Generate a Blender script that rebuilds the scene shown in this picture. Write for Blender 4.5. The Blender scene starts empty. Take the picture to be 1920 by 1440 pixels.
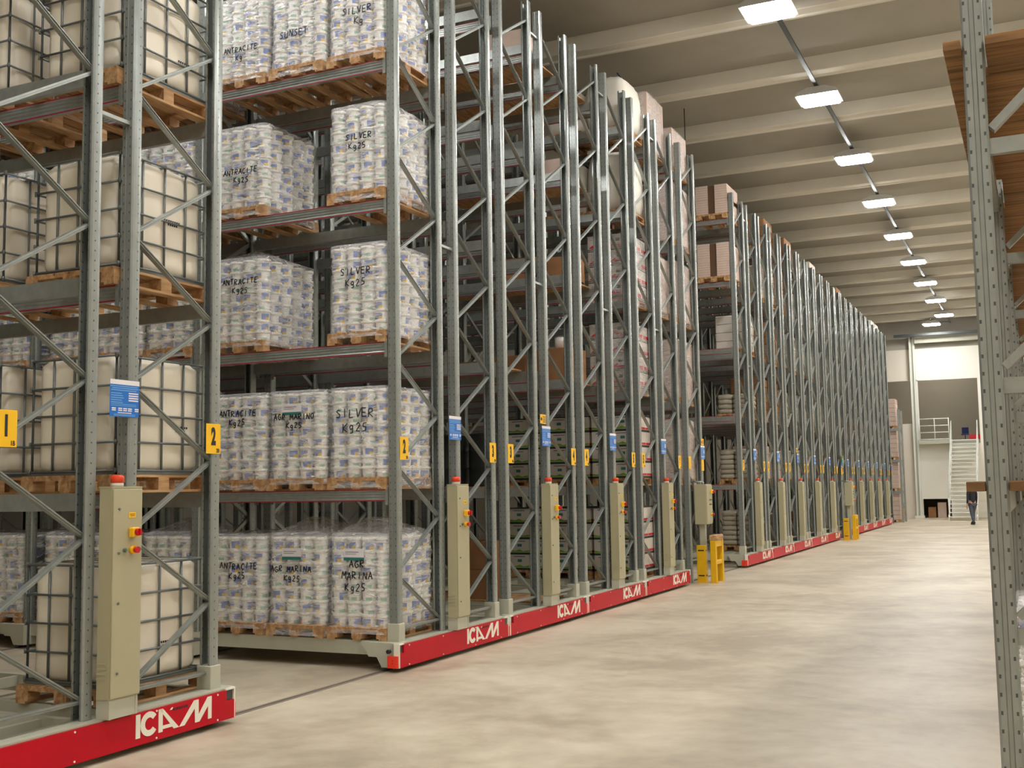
import bpy, math, random
from mathutils import Matrix, Vector
random.seed(7)
PI = math.pi
sc = bpy.context.scene
COL = sc.collection

# ------------------------------------------------------------------ camera, world, exposure
F_PX, YAW, PITCH, ROLL = 2101.6, 0.4368, 0.0930, -0.0161
CAM = Vector((6.257, 0.0, 1.904))
fw = Vector((-math.sin(YAW)*math.cos(PITCH), math.cos(YAW)*math.cos(PITCH), math.sin(PITCH)))
rr = Vector((math.cos(YAW), math.sin(YAW), 0)); uu = rr.cross(fw)
R_ = rr*math.cos(ROLL) + uu*math.sin(ROLL); U_ = -rr*math.sin(ROLL) + uu*math.cos(ROLL)
cd = bpy.data.cameras.new('camera'); cam = bpy.data.objects.new('camera', cd); COL.objects.link(cam)
cd.sensor_width = 36.0; cd.lens = F_PX*36.0/1920.0; cd.clip_start = 0.05; cd.clip_end = 300
M = Matrix((R_, U_, -fw)).transposed().to_4x4(); M.translation = CAM
cam.matrix_world = M
sc.camera = cam
wd = bpy.data.worlds.new('world'); sc.world = wd; wd.use_nodes = True
wd.node_tree.nodes['Background'].inputs[0].default_value = (0.02, 0.02, 0.018, 1)
wd.node_tree.nodes['Background'].inputs[1].default_value = 1.0
sc.view_settings.view_transform = 'Standard'; sc.view_settings.look = 'None'
sc.view_settings.gamma = 1.0; sc.view_settings.use_curve_mapping = False
sc.view_settings.exposure = 0.0
sc.cycles.transparent_max_bounces = 40
sc.cycles.max_bounces = 8; sc.cycles.diffuse_bounces = 5; sc.cycles.glossy_bounces = 3
sc.cycles.caustics_reflective = False; sc.cycles.caustics_refractive = False
LAMP = 100.0          # strength of the high bay diffusers
LAMP_X, LAMP_Z = 2.48, 10.0
LAMP_Y = [18.76 + 4.92*k for k in range(-5, 9)]

# ------------------------------------------------------------------ materials
def srgb(r, g, b):
    f = lambda c: (c/255/12.92 if c/255 <= .04045 else ((c/255+.055)/1.055)**2.4)
    return (f(r), f(g), f(b), 1)
MATS = {}
def mat(name, col, rough=.5, metal=0.0, spec=.5, var=0.0, vscale=6, bump=0.0, bscale=30, emit=0, trans=0, coord='Object'):
    m = bpy.data.materials.new(name); m.use_nodes = True
    nt = m.node_tree; b = nt.nodes['Principled BSDF']
    b.inputs['Base Color'].default_value = col; b.inputs['Roughness'].default_value = rough
    b.inputs['Metallic'].default_value = metal; b.inputs['Specular IOR Level'].default_value = spec
    if trans: b.inputs['Subsurface Weight'].default_value = trans; b.inputs['Subsurface Radius'].default_value = (.05,.05,.04)
    if emit:
        b.inputs['Emission Color'].default_value = col; b.inputs['Emission Strength'].default_value = emit
    if var or bump:
        tc = nt.nodes.new('ShaderNodeTexCoord')
        nz = nt.nodes.new('ShaderNodeTexNoise'); nz.inputs['Scale'].default_value = vscale; nz.inputs['Detail'].default_value = 5
        nt.links.new(tc.outputs[coord], nz.inputs['Vector'])
        if var:
            rp = nt.nodes.new('ShaderNodeMapRange'); rp.inputs['From Min'].default_value = .3; rp.inputs['From Max'].default_value = .7
            rp.inputs['To Min'].default_value = 1-var; rp.inputs['To Max'].default_value = 1+var
            nt.links.new(nz.outputs['Fac'], rp.inputs['Value'])
            mx = nt.nodes.new('ShaderNodeVectorMath'); mx.operation = 'SCALE'; mx.inputs[0].default_value = col[:3]
            nt.links.new(rp.outputs[0], mx.inputs['Scale']); nt.links.new(mx.outputs[0], b.inputs['Base Color'])
        if bump:
            n2 = nt.nodes.new('ShaderNodeTexNoise'); n2.inputs['Scale'].default_value = bscale; n2.inputs['Detail'].default_value = 4
            nt.links.new(tc.outputs[coord], n2.inputs['Vector'])
            bp = nt.nodes.new('ShaderNodeBump'); bp.inputs['Strength'].default_value = bump; bp.inputs['Distance'].default_value = .01
            nt.links.new(n2.outputs['Fac'], bp.inputs['Height']); nt.links.new(bp.outputs[0], b.inputs['Normal'])
    MATS[name] = m; return m

def N(nt, t, **k):
    n = nt.nodes.new(t)
    for a, v in k.items(): setattr(n, a, v)
    return n
def mth(nt, op, a, b=None, c=None):
    n = nt.nodes.new('ShaderNodeMath'); n.operation = op
    for i, v in enumerate((a, b, c)):
        if v is None: continue
        if isinstance(v, (int, float)): n.inputs[i].default_value = v
        else: nt.links.new(v, n.inputs[i])
    return n.outputs[0]

mat('galv', (.345,.37,.35,1), .30, .5, var=.10, vscale=14)
mat('galv_dark', (.25,.275,.26,1), .42, .45, var=.12, vscale=10)
mat('red_stripe', srgb(150,30,45), .5)
mat('panel_red', srgb(192,5,32), .42, spec=.22, var=.04, vscale=3)
mat('bumper', srgb(245,60,35), .45)
mat('beige_paint', srgb(176,170,138), .45, var=.03, vscale=3)
mat('base_paint', srgb(186,186,168), .5, var=.05, vscale=4)
mat('logo_white', srgb(240,238,222), .5)
mat('black', (.015,.015,.017,1), .5)
mat('ink', (.012,.014,.02,1), .6)
mat('dark_grey', (.06,.065,.065,1), .5)
mat('sign_yellow', srgb(252,196,10), .5)
mat('sign_blue', srgb(15,110,200), .45)
mat('sign_pale', srgb(120,175,225), .5)
mat('guard_yellow', srgb(228,178,5), .45, var=.05)
mat('btn_red', srgb(200,15,35), .35)
mat('btn_green', srgb(70,130,100), .35)
mat('btn_yellow', srgb(250,190,20), .35)
mat('beacon', srgb(230,70,30), .25)
mat('beacon_white', srgb(235,228,220), .35)
mat('pail_white', srgb(250,249,246), .38, trans=.0)
mat('pail_lid', srgb(252,250,242), .35)
mat('pail_blue', srgb(112,136,204), .4)
mat('pail_yellow', srgb(232,190,50), .4)
mat('pail_green', srgb(150,195,170), .45)
mat('paper', srgb(232,228,232), .6)
mat('paper_green', srgb(50,120,115), .6)
mat('tank', srgb(232,224,206), .42, var=.03, vscale=5)
mat('cage', (.17,.19,.19,1), .4, .35)
mat('carton_brown', srgb(150,108,70), .8, var=.08, vscale=5)
mat('carton_pale', srgb(214,206,196), .75, var=.04, vscale=5)
mat('carton_pink', srgb(206,184,170), .7, var=.05, vscale=6)
mat('carton_green', srgb(120,170,50), .7)
mat('carton_red', srgb(205,40,50), .7)
mat('carton_dark', srgb(42,58,50), .7)
mat('bag_grey', srgb(176,168,150), .8, var=.07, vscale=6, bump=.4, bscale=12)
mat('bag_white', srgb(226,222,210), .6, var=.04, vscale=5, bump=.5, bscale=7)
mat('brown_strap', srgb(92,66,44), .6)
mat('drum', srgb(52,58,58), .4)
mat('plaster', srgb(226,218,204), .8, var=.02, vscale=1)
mat('plaster_white', srgb(240,238,228), .75)
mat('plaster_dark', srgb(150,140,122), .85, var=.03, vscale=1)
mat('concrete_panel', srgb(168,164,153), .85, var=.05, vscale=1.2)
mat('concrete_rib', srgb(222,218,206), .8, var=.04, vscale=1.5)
mat('lamp_body', srgb(190,190,185), .4, .3)
mat('steel_white', srgb(225,228,220), .4)
mat('cloth_black', (.02,.022,.03,1), .9)
mat('cloth_blue', srgb(74,82,94), .9)
mat('skin', srgb(200,150,125), .55)
mat('hair', (.03,.02,.015,1), .7)
mat('shoe', (.02,.02,.02,1), .5)
mat('sign_green', srgb(20,130,90), .4)
mat('chair_blue', srgb(30,40,90), .7)
mat('dark_metal', (.09,.1,.1,1), .45, .5)
mat('rail_steel', srgb(150,136,122), .4, .3)
mat('diffuser', (1, .985, .96, 1), .5, emit=LAMP)

def wood(name, c1, c2, scale):
    m = mat(name, c1, .75); nt = m.node_tree; b = nt.nodes['Principled BSDF']
    tc = N(nt, 'ShaderNodeTexCoord'); mp = N(nt, 'ShaderNodeMapping'); mp.inputs['Scale'].default_value = scale
    nt.links.new(tc.outputs['Object'], mp.inputs[0])
    nz = N(nt, 'ShaderNodeTexNoise'); nz.inputs['Scale'].default_value = 3; nz.inputs['Detail'].default_value = 6; nz.inputs['Distortion'].default_value = .6
    nt.links.new(mp.outputs[0], nz.inputs['Vector'])
    cr = N(nt, 'ShaderNodeValToRGB'); cr.color_ramp.elements[0].color = c2; cr.color_ramp.elements[0].position = .35
    cr.color_ramp.elements[1].color = c1; cr.color_ramp.elements[1].position = .65
    nt.links.new(nz.outputs['Fac'], cr.inputs[0]); nt.links.new(cr.outputs[0], b.inputs['Base Color'])
wood('wood', srgb(204,164,118), srgb(158,116,74), (8, 1, 8))
wood('deck_wood', srgb(164,122,76), srgb(112,80,46), (.6, 9, 9))

# galvanised upright with punched holes (object space: z up, web normals +-Y, flange normals +-X)
def upright_mat():
    m = mat('upright', (.35,.38,.36,1), .25, .5); nt = m.node_tree; b = nt.nodes['Principled BSDF']
    tc = N(nt, 'ShaderNodeTexCoord'); sx = N(nt, 'ShaderNodeSeparateXYZ'); nt.links.new(tc.outputs['Object'], sx.inputs[0])
    sn = N(nt, 'ShaderNodeSeparateXYZ'); nt.links.new(tc.outputs['Normal'], sn.inputs[0])
    X, Y, Z = sx.outputs; NX, NY, NZ = sn.outputs
    zm = mth(nt, 'ABSOLUTE', mth(nt, 'SUBTRACT', mth(nt, 'FRACT', mth(nt, 'DIVIDE', Z, .075)), .5))
    web = mth(nt, 'GREATER_THAN', mth(nt, 'ABSOLUTE', NY), .8)
    xd = mth(nt, 'SUBTRACT', mth(nt, 'ABSOLUTE', X), .030)
    s1 = mth(nt, 'MULTIPLY', mth(nt, 'LESS_THAN', mth(nt, 'ABSOLUTE', xd), .0045), mth(nt, 'LESS_THAN', zm, .11))
    fl = mth(nt, 'GREATER_THAN', mth(nt, 'ABSOLUTE', NX), .8)
    zz = mth(nt, 'MULTIPLY', zm, .075); yd = mth(nt, 'SUBTRACT', Y, .062)
    d2 = mth(nt, 'ADD', mth(nt, 'MULTIPLY', zz, zz), mth(nt, 'MULTIPLY', yd, yd))
    s2 = mth(nt, 'LESS_THAN', d2, .0065**2)
    hole = mth(nt, 'MAXIMUM', mth(nt, 'MULTIPLY', web, s1), mth(nt, 'MULTIPLY', fl, s2))
    nz = N(nt, 'ShaderNodeTexNoise'); nz.inputs['Scale'].default_value = 9; nz.inputs['Detail'].default_value = 5
    nt.links.new(tc.outputs['Object'], nz.inputs['Vector'])
    cr = N(nt, 'ShaderNodeValToRGB'); cr.color_ramp.elements[0].color = (.27,.30,.285,1); cr.color_ramp.elements[1].color = (.39,.42,.40,1)
    nt.links.new(nz.outputs['Fac'], cr.inputs[0])
    mx = N(nt, 'ShaderNodeMix', data_type='RGBA'); nt.links.new(hole, mx.inputs[0]); nt.links.new(cr.outputs[0], mx.inputs[6]); mx.inputs[7].default_value = (.06,.065,.065,1)
    nt.links.new(mx.outputs[2], b.inputs['Base Color'])
    nt.links.new(mth(nt, 'SUBTRACT', .5, mth(nt, 'MULTIPLY', hole, .45)), b.inputs['Metallic'])
upright_mat()

def film_mat():
    m = bpy.data.materials.new('film'); m.use_nodes = True; nt = m.node_tree
    b = nt.nodes['Principled BSDF']; out = nt.nodes['Material Output']
    b.inputs['Base Color'].default_value = (.97,.97,.98,1); b.inputs['Roughness'].default_value = .2; b.inputs['Specular IOR Level'].default_value = .8
    tc = N(nt, 'ShaderNodeTexCoord'); mp = N(nt, 'ShaderNodeMapping'); mp.inputs['Scale'].default_value = (5, 5, 22); mp.inputs['Rotation'].default_value = (.25, .2, 0)
    nt.links.new(tc.outputs['Object'], mp.inputs[0])
    nz = N(nt, 'ShaderNodeTexNoise'); nz.inputs['Scale'].default_value = 1.0; nz.inputs['Detail'].default_value = 4; nz.inputs['Distortion'].default_value = 1.2
    nt.links.new(mp.outputs[0], nz.inputs['Vector'])
    bp = N(nt, 'ShaderNodeBump'); bp.inputs['Strength'].default_value = .9; bp.inputs['Distance'].default_value = .03
    nt.links.new(nz.outputs['Fac'], bp.inputs['Height']); nt.links.new(bp.outputs[0], b.inputs['Normal'])
    tr = N(nt, 'ShaderNodeBsdfTransparent'); tr.inputs[0].default_value = (.985,.985,.985,1)
    rp = N(nt, 'ShaderNodeMapRange'); rp.inputs['From Min'].default_value = .45; rp.inputs['From Max'].default_value = .75
    rp.inputs['To Min'].default_value = .20; rp.inputs['To Max'].default_value = .50
    nt.links.new(nz.outputs['Fac'], rp.inputs['Value'])
    m2 = N(nt, 'ShaderNodeMapping'); m2.inputs['Scale'].default_value = (2.2, 2.2, 9); m2.inputs['Rotation'].default_value = (.35, .3, .2)
    nt.links.new(tc.outputs['Object'], m2.inputs[0])
    n3 = N(nt, 'ShaderNodeTexNoise'); n3.inputs['Scale'].default_value = 1.0; n3.inputs['Detail'].default_value = 2; n3.inputs['Distortion'].default_value = .8
    nt.links.new(m2.outputs[0], n3.inputs['Vector'])
    cre = mth(nt, 'LESS_THAN', mth(nt, 'ABSOLUTE', mth(nt, 'SUBTRACT', n3.outputs['Fac'], .5)), .008)
    fac = mth(nt, 'MAXIMUM', rp.outputs[0], mth(nt, 'MULTIPLY', cre, .62))
    mx = N(nt, 'ShaderNodeMixShader'); nt.links.new(fac, mx.inputs[0]); nt.links.new(tr.outputs[0], mx.inputs[1]); nt.links.new(b.outputs[0], mx.inputs[2])
    nt.links.new(mx.outputs[0], out.inputs['Surface']); MATS['film'] = m
film_mat()

def floor_mat():
    m = mat('floor', srgb(196,182,152), .42); nt = m.node_tree; b = nt.nodes['Principled BSDF']
    tc = N(nt, 'ShaderNodeTexCoord')
    n1 = N(nt, 'ShaderNodeTexNoise'); n1.inputs['Scale'].default_value = .55; n1.inputs['Detail'].default_value = 9; n1.inputs['Roughness'].default_value = .62; n1.inputs['Distortion'].default_value = .4
    n2 = N(nt, 'ShaderNodeTexNoise'); n2.inputs['Scale'].default_value = 4; n2.inputs['Detail'].default_value = 8
    nt.links.new(tc.outputs['Object'], n1.inputs['Vector']); nt.links.new(tc.outputs['Object'], n2.inputs['Vector'])
    s = mth(nt, 'ADD', mth(nt, 'MULTIPLY', n1.outputs['Fac'], .7), mth(nt, 'MULTIPLY', n2.outputs['Fac'], .3))
    cr = N(nt, 'ShaderNodeValToRGB'); e = cr.color_ramp.elements
    e[0].position = .40; e[0].color = srgb(174,161,140); e[1].position = .60; e[1].color = srgb(211,200,178)
    x = e.new(.5); x.color = srgb(196,184,161)
    nt.links.new(s, cr.inputs[0]); nt.links.new(cr.outputs[0], b.inputs['Base Color'])
    rr2 = mth(nt, 'ADD', mth(nt, 'MULTIPLY', n2.outputs['Fac'], .25), .32); nt.links.new(rr2, b.inputs['Roughness'])
floor_mat()

# ------------------------------------------------------------------ mesh builder
class MB:
    def __init__(s): s.v = []; s.f = []; s.m = []; s.names = []; s.sm = []
    def mi(s, n):
        if n not in s.names: s.names.append(n)
        return s.names.index(n)
    def face(s, idx, m, smooth=False): s.f.append(idx); s.m.append(s.mi(m)); s.sm.append(smooth)
    def box(s, x0, x1, y0, y1, z0, z1, m):
        b = len(s.v)
        s.v += [(x0,y0,z0),(x1,y0,z0),(x1,y1,z0),(x0,y1,z0),(x0,y0,z1),(x1,y0,z1),(x1,y1,z1),(x0,y1,z1)]
        for q in ((0,3,2,1),(4,5,6,7),(0,1,5,4),(1,2,6,5),(2,3,7,6),(3,0,4,7)): s.face([b+i for i in q], m)
        return s
    def bbox(s, x0, x1, y0, y1, z0, z1, m, r=.01):
        # box with chamfered vertical + top edges
        P = [(x0+r,y0),(x1-r,y0),(x1,y0+r),(x1,y1-r),(x1-r,y1),(x0+r,y1),(x0,y1-r),(x0,y0+r)]
        Q = [(x0+r,y0+r),(x1-r,y0+r),(x1-r,y0+r),(x1-r,y1-r),(x1-r,y1-r),(x0+r,y1-r),(x0+r,y1-r),(x0+r,y0+r)]
        b = len(s.v)
        s.v += [(p[0],p[1],z0) for p in P] + [(p[0],p[1],z1-r) for p in P] + [(x0+r,y0+r,z1),(x1-r,y0+r,z1),(x1-r,y1-r,z1),(x0+r,y1-r,z1)]
        s.face([b+7-i for i in range(8)], m)
        for i in range(8): j = (i+1) % 8; s.face([b+i,b+j,b+8+j,b+8+i], m)
        t = b+16; s.face([t,t+1,t+2,t+3], m)
        s.face([b+8,b+9,t+1,t], m); s.face([b+10,b+11,t+2,t+1], m); s.face([b+12,b+13,t+3,t+2], m); s.face([b+14,b+15,t,t+3], m)
        s.face([b+9,b+10,t+1], m); s.face([b+11,b+12,t+2], m); s.face([b+13,b+14,t+3], m); s.face([b+15,b+8,t], m)
        return s
    def prism(s, poly, a0, a1, axis, m, mats=None, smooth=False, caps=True):
        # poly: list of 2D points in the two other axes (cyclic order), extruded along axis
        def P(p, a):
            if axis == 'x': return (a, p[0], p[1])
            if axis == 'y': return (p[0], a, p[1])
            return (p[0], p[1], a)
        b = len(s.v); n = len(poly)
        s.v += [P(p, a0) for p in poly] + [P(p, a1) for p in poly]
        for i in range(n):
            j = (i+1) % n
            s.face([b+i, b+j, b+n+j, b+n+i], mats[i] if mats else m, smooth)
        if caps: s.face([b+i for i in range(n)][::-1], m); s.face([b+n+i for i in range(n)], m)
        return s
    def tube(s, p, q, r, m, n=8, r2=None, smooth=True):
        p = Vector(p); q = Vector(q); d = (q-p).normalized(); r2 = r if r2 is None else r2
        a = d.orthogonal().normalized(); c = d.cross(a); b = len(s.v)
        for (o, rad) in ((p, r), (q, r2)):
            for i in range(n):
                t = 2*PI*i/n; s.v.append(tuple(o + a*math.cos(t)*rad + c*math.sin(t)*rad))
        for i in range(n): j = (i+1) % n; s.face([b+i,b+j,b+n+j,b+n+i], m, smooth)
        s.face([b+i for i in range(n)][::-1], m); s.face([b+n+i for i in range(n)], m)
        return s
    def bar(s, p, q, w, h, m, up=(0,0,1)):
        # rectangular bar: w across (perp to up), h along up
        p = Vector(p); q = Vector(q); d = (q-p).normalized(); side = d.cross(Vector(up))
        if side.length < 1e-4: side = d.orthogonal()
        side.normalize(); u = side.cross(d).normalized(); b = len(s.v)
        for o in (p, q):
            for sa, sb in ((-1,-1),(1,-1),(1,1),(-1,1)): s.v.append(tuple(o + side*sa*w/2 + u*sb*h/2))
        for k in ((0,1,5,4),(1,2,6,5),(2,3,7,6),(3,0,4,7),(3,2,1,0),(4,5,6,7)): s.face([b+i for i in k], m)
        return s
    def lathe(s, prof, n, m, c=(0,0,0), mats=None, smooth=True, segmat=None):
        b = len(s.v); k = len(prof)
        for (r, z) in prof:
            for i in range(n):
                t = 2*PI*i/n; s.v.append((c[0]+r*math.cos(t), c[1]+r*math.sin(t), c[2]+z))
        for j in range(k-1):
            for i in range(n):
                i2 = (i+1) % n
                mm = segmat(j, i) if segmat else (mats[j] if mats else m)
                s.face([b+j*n+i, b+j*n+i2, b+(j+1)*n+i2, b+(j+1)*n+i], mm, smooth)
        if prof[0][0] > 1e-5: s.face([b+i for i in range(n)][::-1], mats[0] if mats else m)
        if prof[-1][0] > 1e-5: s.face([b+(k-1)*n+i for i in range(n)], mats[-1] if mats else m)
        return s
    def poly2(s, pts, m, th, plane='x', at=0.0, hole=None):
        # thin plate of a 2D outline (a,b) in the plane normal to x ; optionally with a bridged hole
        P = list(pts)
        if hole:
            best = min(((i, j) for i in range(len(P)) for j in range(len(hole))), key=lambda q: (P[q[0]][0]-hole[q[1]][0])**2+(P[q[0]][1]-hole[q[1]][1])**2)
            i, j = best; H = hole[j:] + hole[:j+1]
            if area(P)*area(hole) > 0: H = H[::-1]
            P = P[:i+1] + H + P[i:]
        from mathutils.geometry import tessellate_polygon
        tri = tessellate_polygon([[Vector((a, c, 0)) for a, c in P]])
        b = len(s.v); n = len(P)
        s.v += [(at, a, c) for a, c in P] + [(at+th, a, c) for a, c in P]
        for t in tri:
            s.face([b+n+i for i in t], m); s.face([b+i for i in t][::-1], m)
        for i in range(n): j = (i+1) % n; s.face([b+i,b+j,b+n+j,b+n+i], m)
        return s
    def mesh(s, name):
        me = bpy.data.meshes.new(name); me.from_pydata(s.v, [], s.f)
        for n in s.names: me.materials.append(MATS[n])
        me.polygons.foreach_set('material_index', s.m); me.polygons.foreach_set('use_smooth', s.sm)
        me.update(); return me
def area(P): return sum(P[i][0]*P[(i+1) % len(P)][1]-P[(i+1) % len(P)][0]*P[i][1] for i in range(len(P)))/2

def put(name, me, parent=None, loc=(0,0,0), rz=0.0, label=None):
    if isinstance(me, MB): me = me.mesh(name)
    o = bpy.data.objects.new(name, me); COL.objects.link(o)
    o.location = loc; o.rotation_euler = (0, 0, rz)
    if parent is not None: o.parent = parent
    if label: o['label'] = label
    return o
def thing(name, label, cat, loc=(0,0,0), rz=0.0, group=None, me=None):
    if isinstance(me, MB): me = me.mesh(name)
    o = bpy.data.objects.new(name, me); COL.objects.link(o)
    o.location = loc; o.rotation_euler = (0, 0, rz); o['label'] = label; o['category'] = cat
    if group: o['group'] = group
    return o
def struct(name, mb, label=None):
    o = put(name, mb); o['kind'] = 'structure'
    if label: o['label'] = label
    return o
def text_mesh(txt, size, name, m, sx=1.0, off=.0, ext=.001):
    cu = bpy.data.curves.new(name, 'FONT'); cu.body = txt; cu.size = size; cu.align_x = 'CENTER'; cu.align_y = 'CENTER'
    cu.offset = off; cu.extrude = ext
    ob = bpy.data.objects.new(name, cu); COL.objects.link(ob)
    dg = bpy.context.evaluated_depsgraph_get(); me = bpy.data.meshes.new_from_object(ob.evaluated_get(dg))
    COL.objects.unlink(ob); bpy.data.objects.remove(ob); bpy.data.curves.remove(cu)
    # face +X : text x -> +Y, text y -> +Z
    for v in me.vertices: x, y, z = v.co; v.co = (z, x*sx, y)
    me.materials.clear(); me.materials.append(MATS[m]); me.name = name
    return me
ORD = ['nearest','second','third','fourth','fifth','sixth','seventh','eighth','ninth','tenth','eleventh','twelfth','thirteenth','fourteenth','fifteenth']

# ------------------------------------------------------------------ building shell
XL, XR, YB, YW, CZ = -13.5, 13.0, -7.0, 63.7, 10.60
struct('floor', MB().box(XL-.2, XR+.2, YB-.2, 69.5, -.2, 0, 'floor'))
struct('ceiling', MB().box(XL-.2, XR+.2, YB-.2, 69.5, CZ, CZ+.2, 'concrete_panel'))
struct('wall_left', MB().box(XL-.2, XL, YB, 69.5, 0, CZ, 'concrete_panel'))
struct('wall_right', MB().box(XR, XR+.2, YB, 69.5, 0, CZ, 'plaster'))
struct('wall_back', MB().box(XL, XR, YB-.2, YB, 0, CZ, 'plaster'))
# ceiling ribs of precast concrete
n = 0
for k in range(-8, 15):
    y = 19.60 + 3.17*k
    if y < YB+.2 or y > YW-1.2: continue
    n += 1
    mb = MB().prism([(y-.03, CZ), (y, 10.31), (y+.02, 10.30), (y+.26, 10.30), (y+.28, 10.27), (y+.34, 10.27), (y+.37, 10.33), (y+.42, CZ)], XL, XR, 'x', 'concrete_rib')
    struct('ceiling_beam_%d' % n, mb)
# floor rails and joint
for i, x in enumerate((-.14, -2.85, -5.56)):
    mb = MB().box(x-.045, x-.012, 1.0, 57, -.01, .004, 'rail_steel').box(x+.012, x+.045, 1.0, 57, -.01, .004, 'rail_steel').box(x-.012, x+.012, 1.0, 57, -.01, .002, 'dark_grey')
    struct('trim_%d' % (i+1), mb, 'steel guide rail set in the floor')
# end wall
struct('wall_end', MB().box(XL, -.05, YW, YW+.2, 0, 5.03, 'plaster').box(-.05, .25, YW, YW+.2, 0, 5.03, 'plaster')
       .box(XL, .25, YW, YW+.2, 7.35, 9.05, 'plaster').box(XL, XR, YW, YW+.2, 9.05, CZ, 'concrete_panel')
       .box(.25, 3.58, YW, YW+.2, 7.33, 9.05, 'plaster_white').box(3.58, 3.9, YW, YW+.2, 0, 9.05, 'plaster_white')
       .box(3.9, XR, YW, YW+.2, 0, 9.05, 'plaster').box(.25, .6, YW, YW+.2, 0, 7.4, 'plaster_white')
       .box(.6, 2.0, YW, YW+.2, 1.0, 3.9, 'plaster_white').box(2.0, 3.58, YW, YW+.2, 0, 3.9, 'plaster_white'))
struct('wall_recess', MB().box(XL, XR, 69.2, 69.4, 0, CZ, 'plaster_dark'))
struct('floor_upper', MB().box(XL, 3.9, YW+.2, 69.2, 3.9, 4.1, 'concrete_panel').box(.6, 2.12, YW-.7, YW+.2, 3.9, 4.1, 'base_paint'))
struct('trim_10', MB().box(.28, .36, YW-.35, YW-.2, 0, 9.7, 'steel_white').box(.46, .56, YW-.35, YW-.2, 0, 9.75, 'steel_white').box(.36, .46, YW-.25, YW-.2, 0, 9.6, 'base_paint')
       .box(.2, .66, YW-.5, YW-.05, 0, .12, 'plaster_white'), 'steel column against the end wall')
struct('trim_11', MB().box(-.4, 6.0, YW-1.1, YW-.8, 9.62, 9.75, 'dark_metal').box(.6, 4.2, YW-.55, YW-.35, 9.3, 9.55, 'base_paint'), 'horizontal beams high on the end wall')

def stairs():
    t = thing('staircase', 'white steel staircase climbing to the upper floor at the end wall', 'stairs', (2.82, 58.9, 0))
    nst = 20; H = 4.1; L = 4.8; w0, w1 = .62, .56
    s = MB()
    for sx in (-1, 1):
        s.prism([(0,0),(.25,0),(L+.1,H-.28),(L+.1,H+.02),(L-.1,H+.02),(0,.2)], sx*.64-.025, sx*.64+.025, 'x', 'steel_white')
    put('stringer', s, t)
    for k in range(nst):
        y = .1 + (L-.1)*k/nst; z = H*(k+1)/nst
        put('step', MB().box(-.615, .615, y, y+.27, z-.045, z-.005, 'steel_white'), t)
    for sx in (-1, 1):
        r = MB(); r.tube((sx*.64, .15, 1.1), (sx*.64, L, H+1.0), .022, 'steel_white')
        r.tube((sx*.64, .15, .65), (sx*.64, L, H+.55), .015, 'steel_white')
        for k in range(5):
            y = .15+(L-.2)*k/4; z = .1 + (H-.1)*k/4; r.tube((sx*.64, y, z), (sx*.64, y, z+1.0), .02, 'steel_white')
        put('handrail', r, t)
stairs()
r = MB()
for k in range(4): r.tube((.64, YW-.66, 4.12+.36*k+.02), (2.1, YW-.66, 4.12+.36*k+.02), .022, 'steel_white')
for x in (.64, 1.4, 2.1): r.tube((x, YW-.66, 4.1), (x, YW-.66, 5.25), .024, 'steel_white')
thing('railing', 'white railing along the landing beside the staircase top', 'railing', me=r)
c = thing('office_chair', 'dark blue chair on the upper floor near the stair head', 'chair', (2.72, 66.2, 4.1)); c.scale = (.8, .8, .8)
put('seat', MB().bbox(-.24,.24,-.24,.24,.42,.50,'chair_blue',.02), c); put('backrest', MB().bbox(-.22,.22,.2,.26,.5,.95,'chair_blue',.02), c)
b = MB(); b.tube((0,0,.08),(0,0,.42),.03,'dark_metal')
for k in range(5): b.tube((0,0,.1),(.26*math.cos(k*1.257),.26*math.sin(k*1.257),.04),.02,'dark_metal')
put('pedestal', b, c)
t = thing('crate', 'low red crate on the upper floor right of the blue chair', 'crate', (3.3, 64.9, 4.1))
put('body', MB().box(-.3,.3,-.2,.2,0,.05,'btn_red').box(-.3,-.27,-.2,.2,.05,.3,'btn_red').box(.27,.3,-.2,.2,.05,.3,'btn_red').box(-.27,.27,-.2,-.17,.05,.3,'btn_red').box(-.27,.27,.17,.2,.05,.3,'btn_red'), t)
for i, (x, w, h, m, lb) in enumerate(((1.0, .38, .55, 'carton_brown', 'brown carton in the low recess under the white panel'), (1.5, .42, .8, 'carton_pink', 'reddish carton in the low recess beside the stairs'))):
    cb = thing('carton', lb, 'carton', (x, YW+.55, 0)); put('body', MB().box(-w/2, w/2, -.25, .25, 0, h, m), cb)
    put('lid_flaps', MB().box(-w/2, w/2, -.25, .25, h+.001, h+.012, 'carton_brown'), cb)

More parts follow.
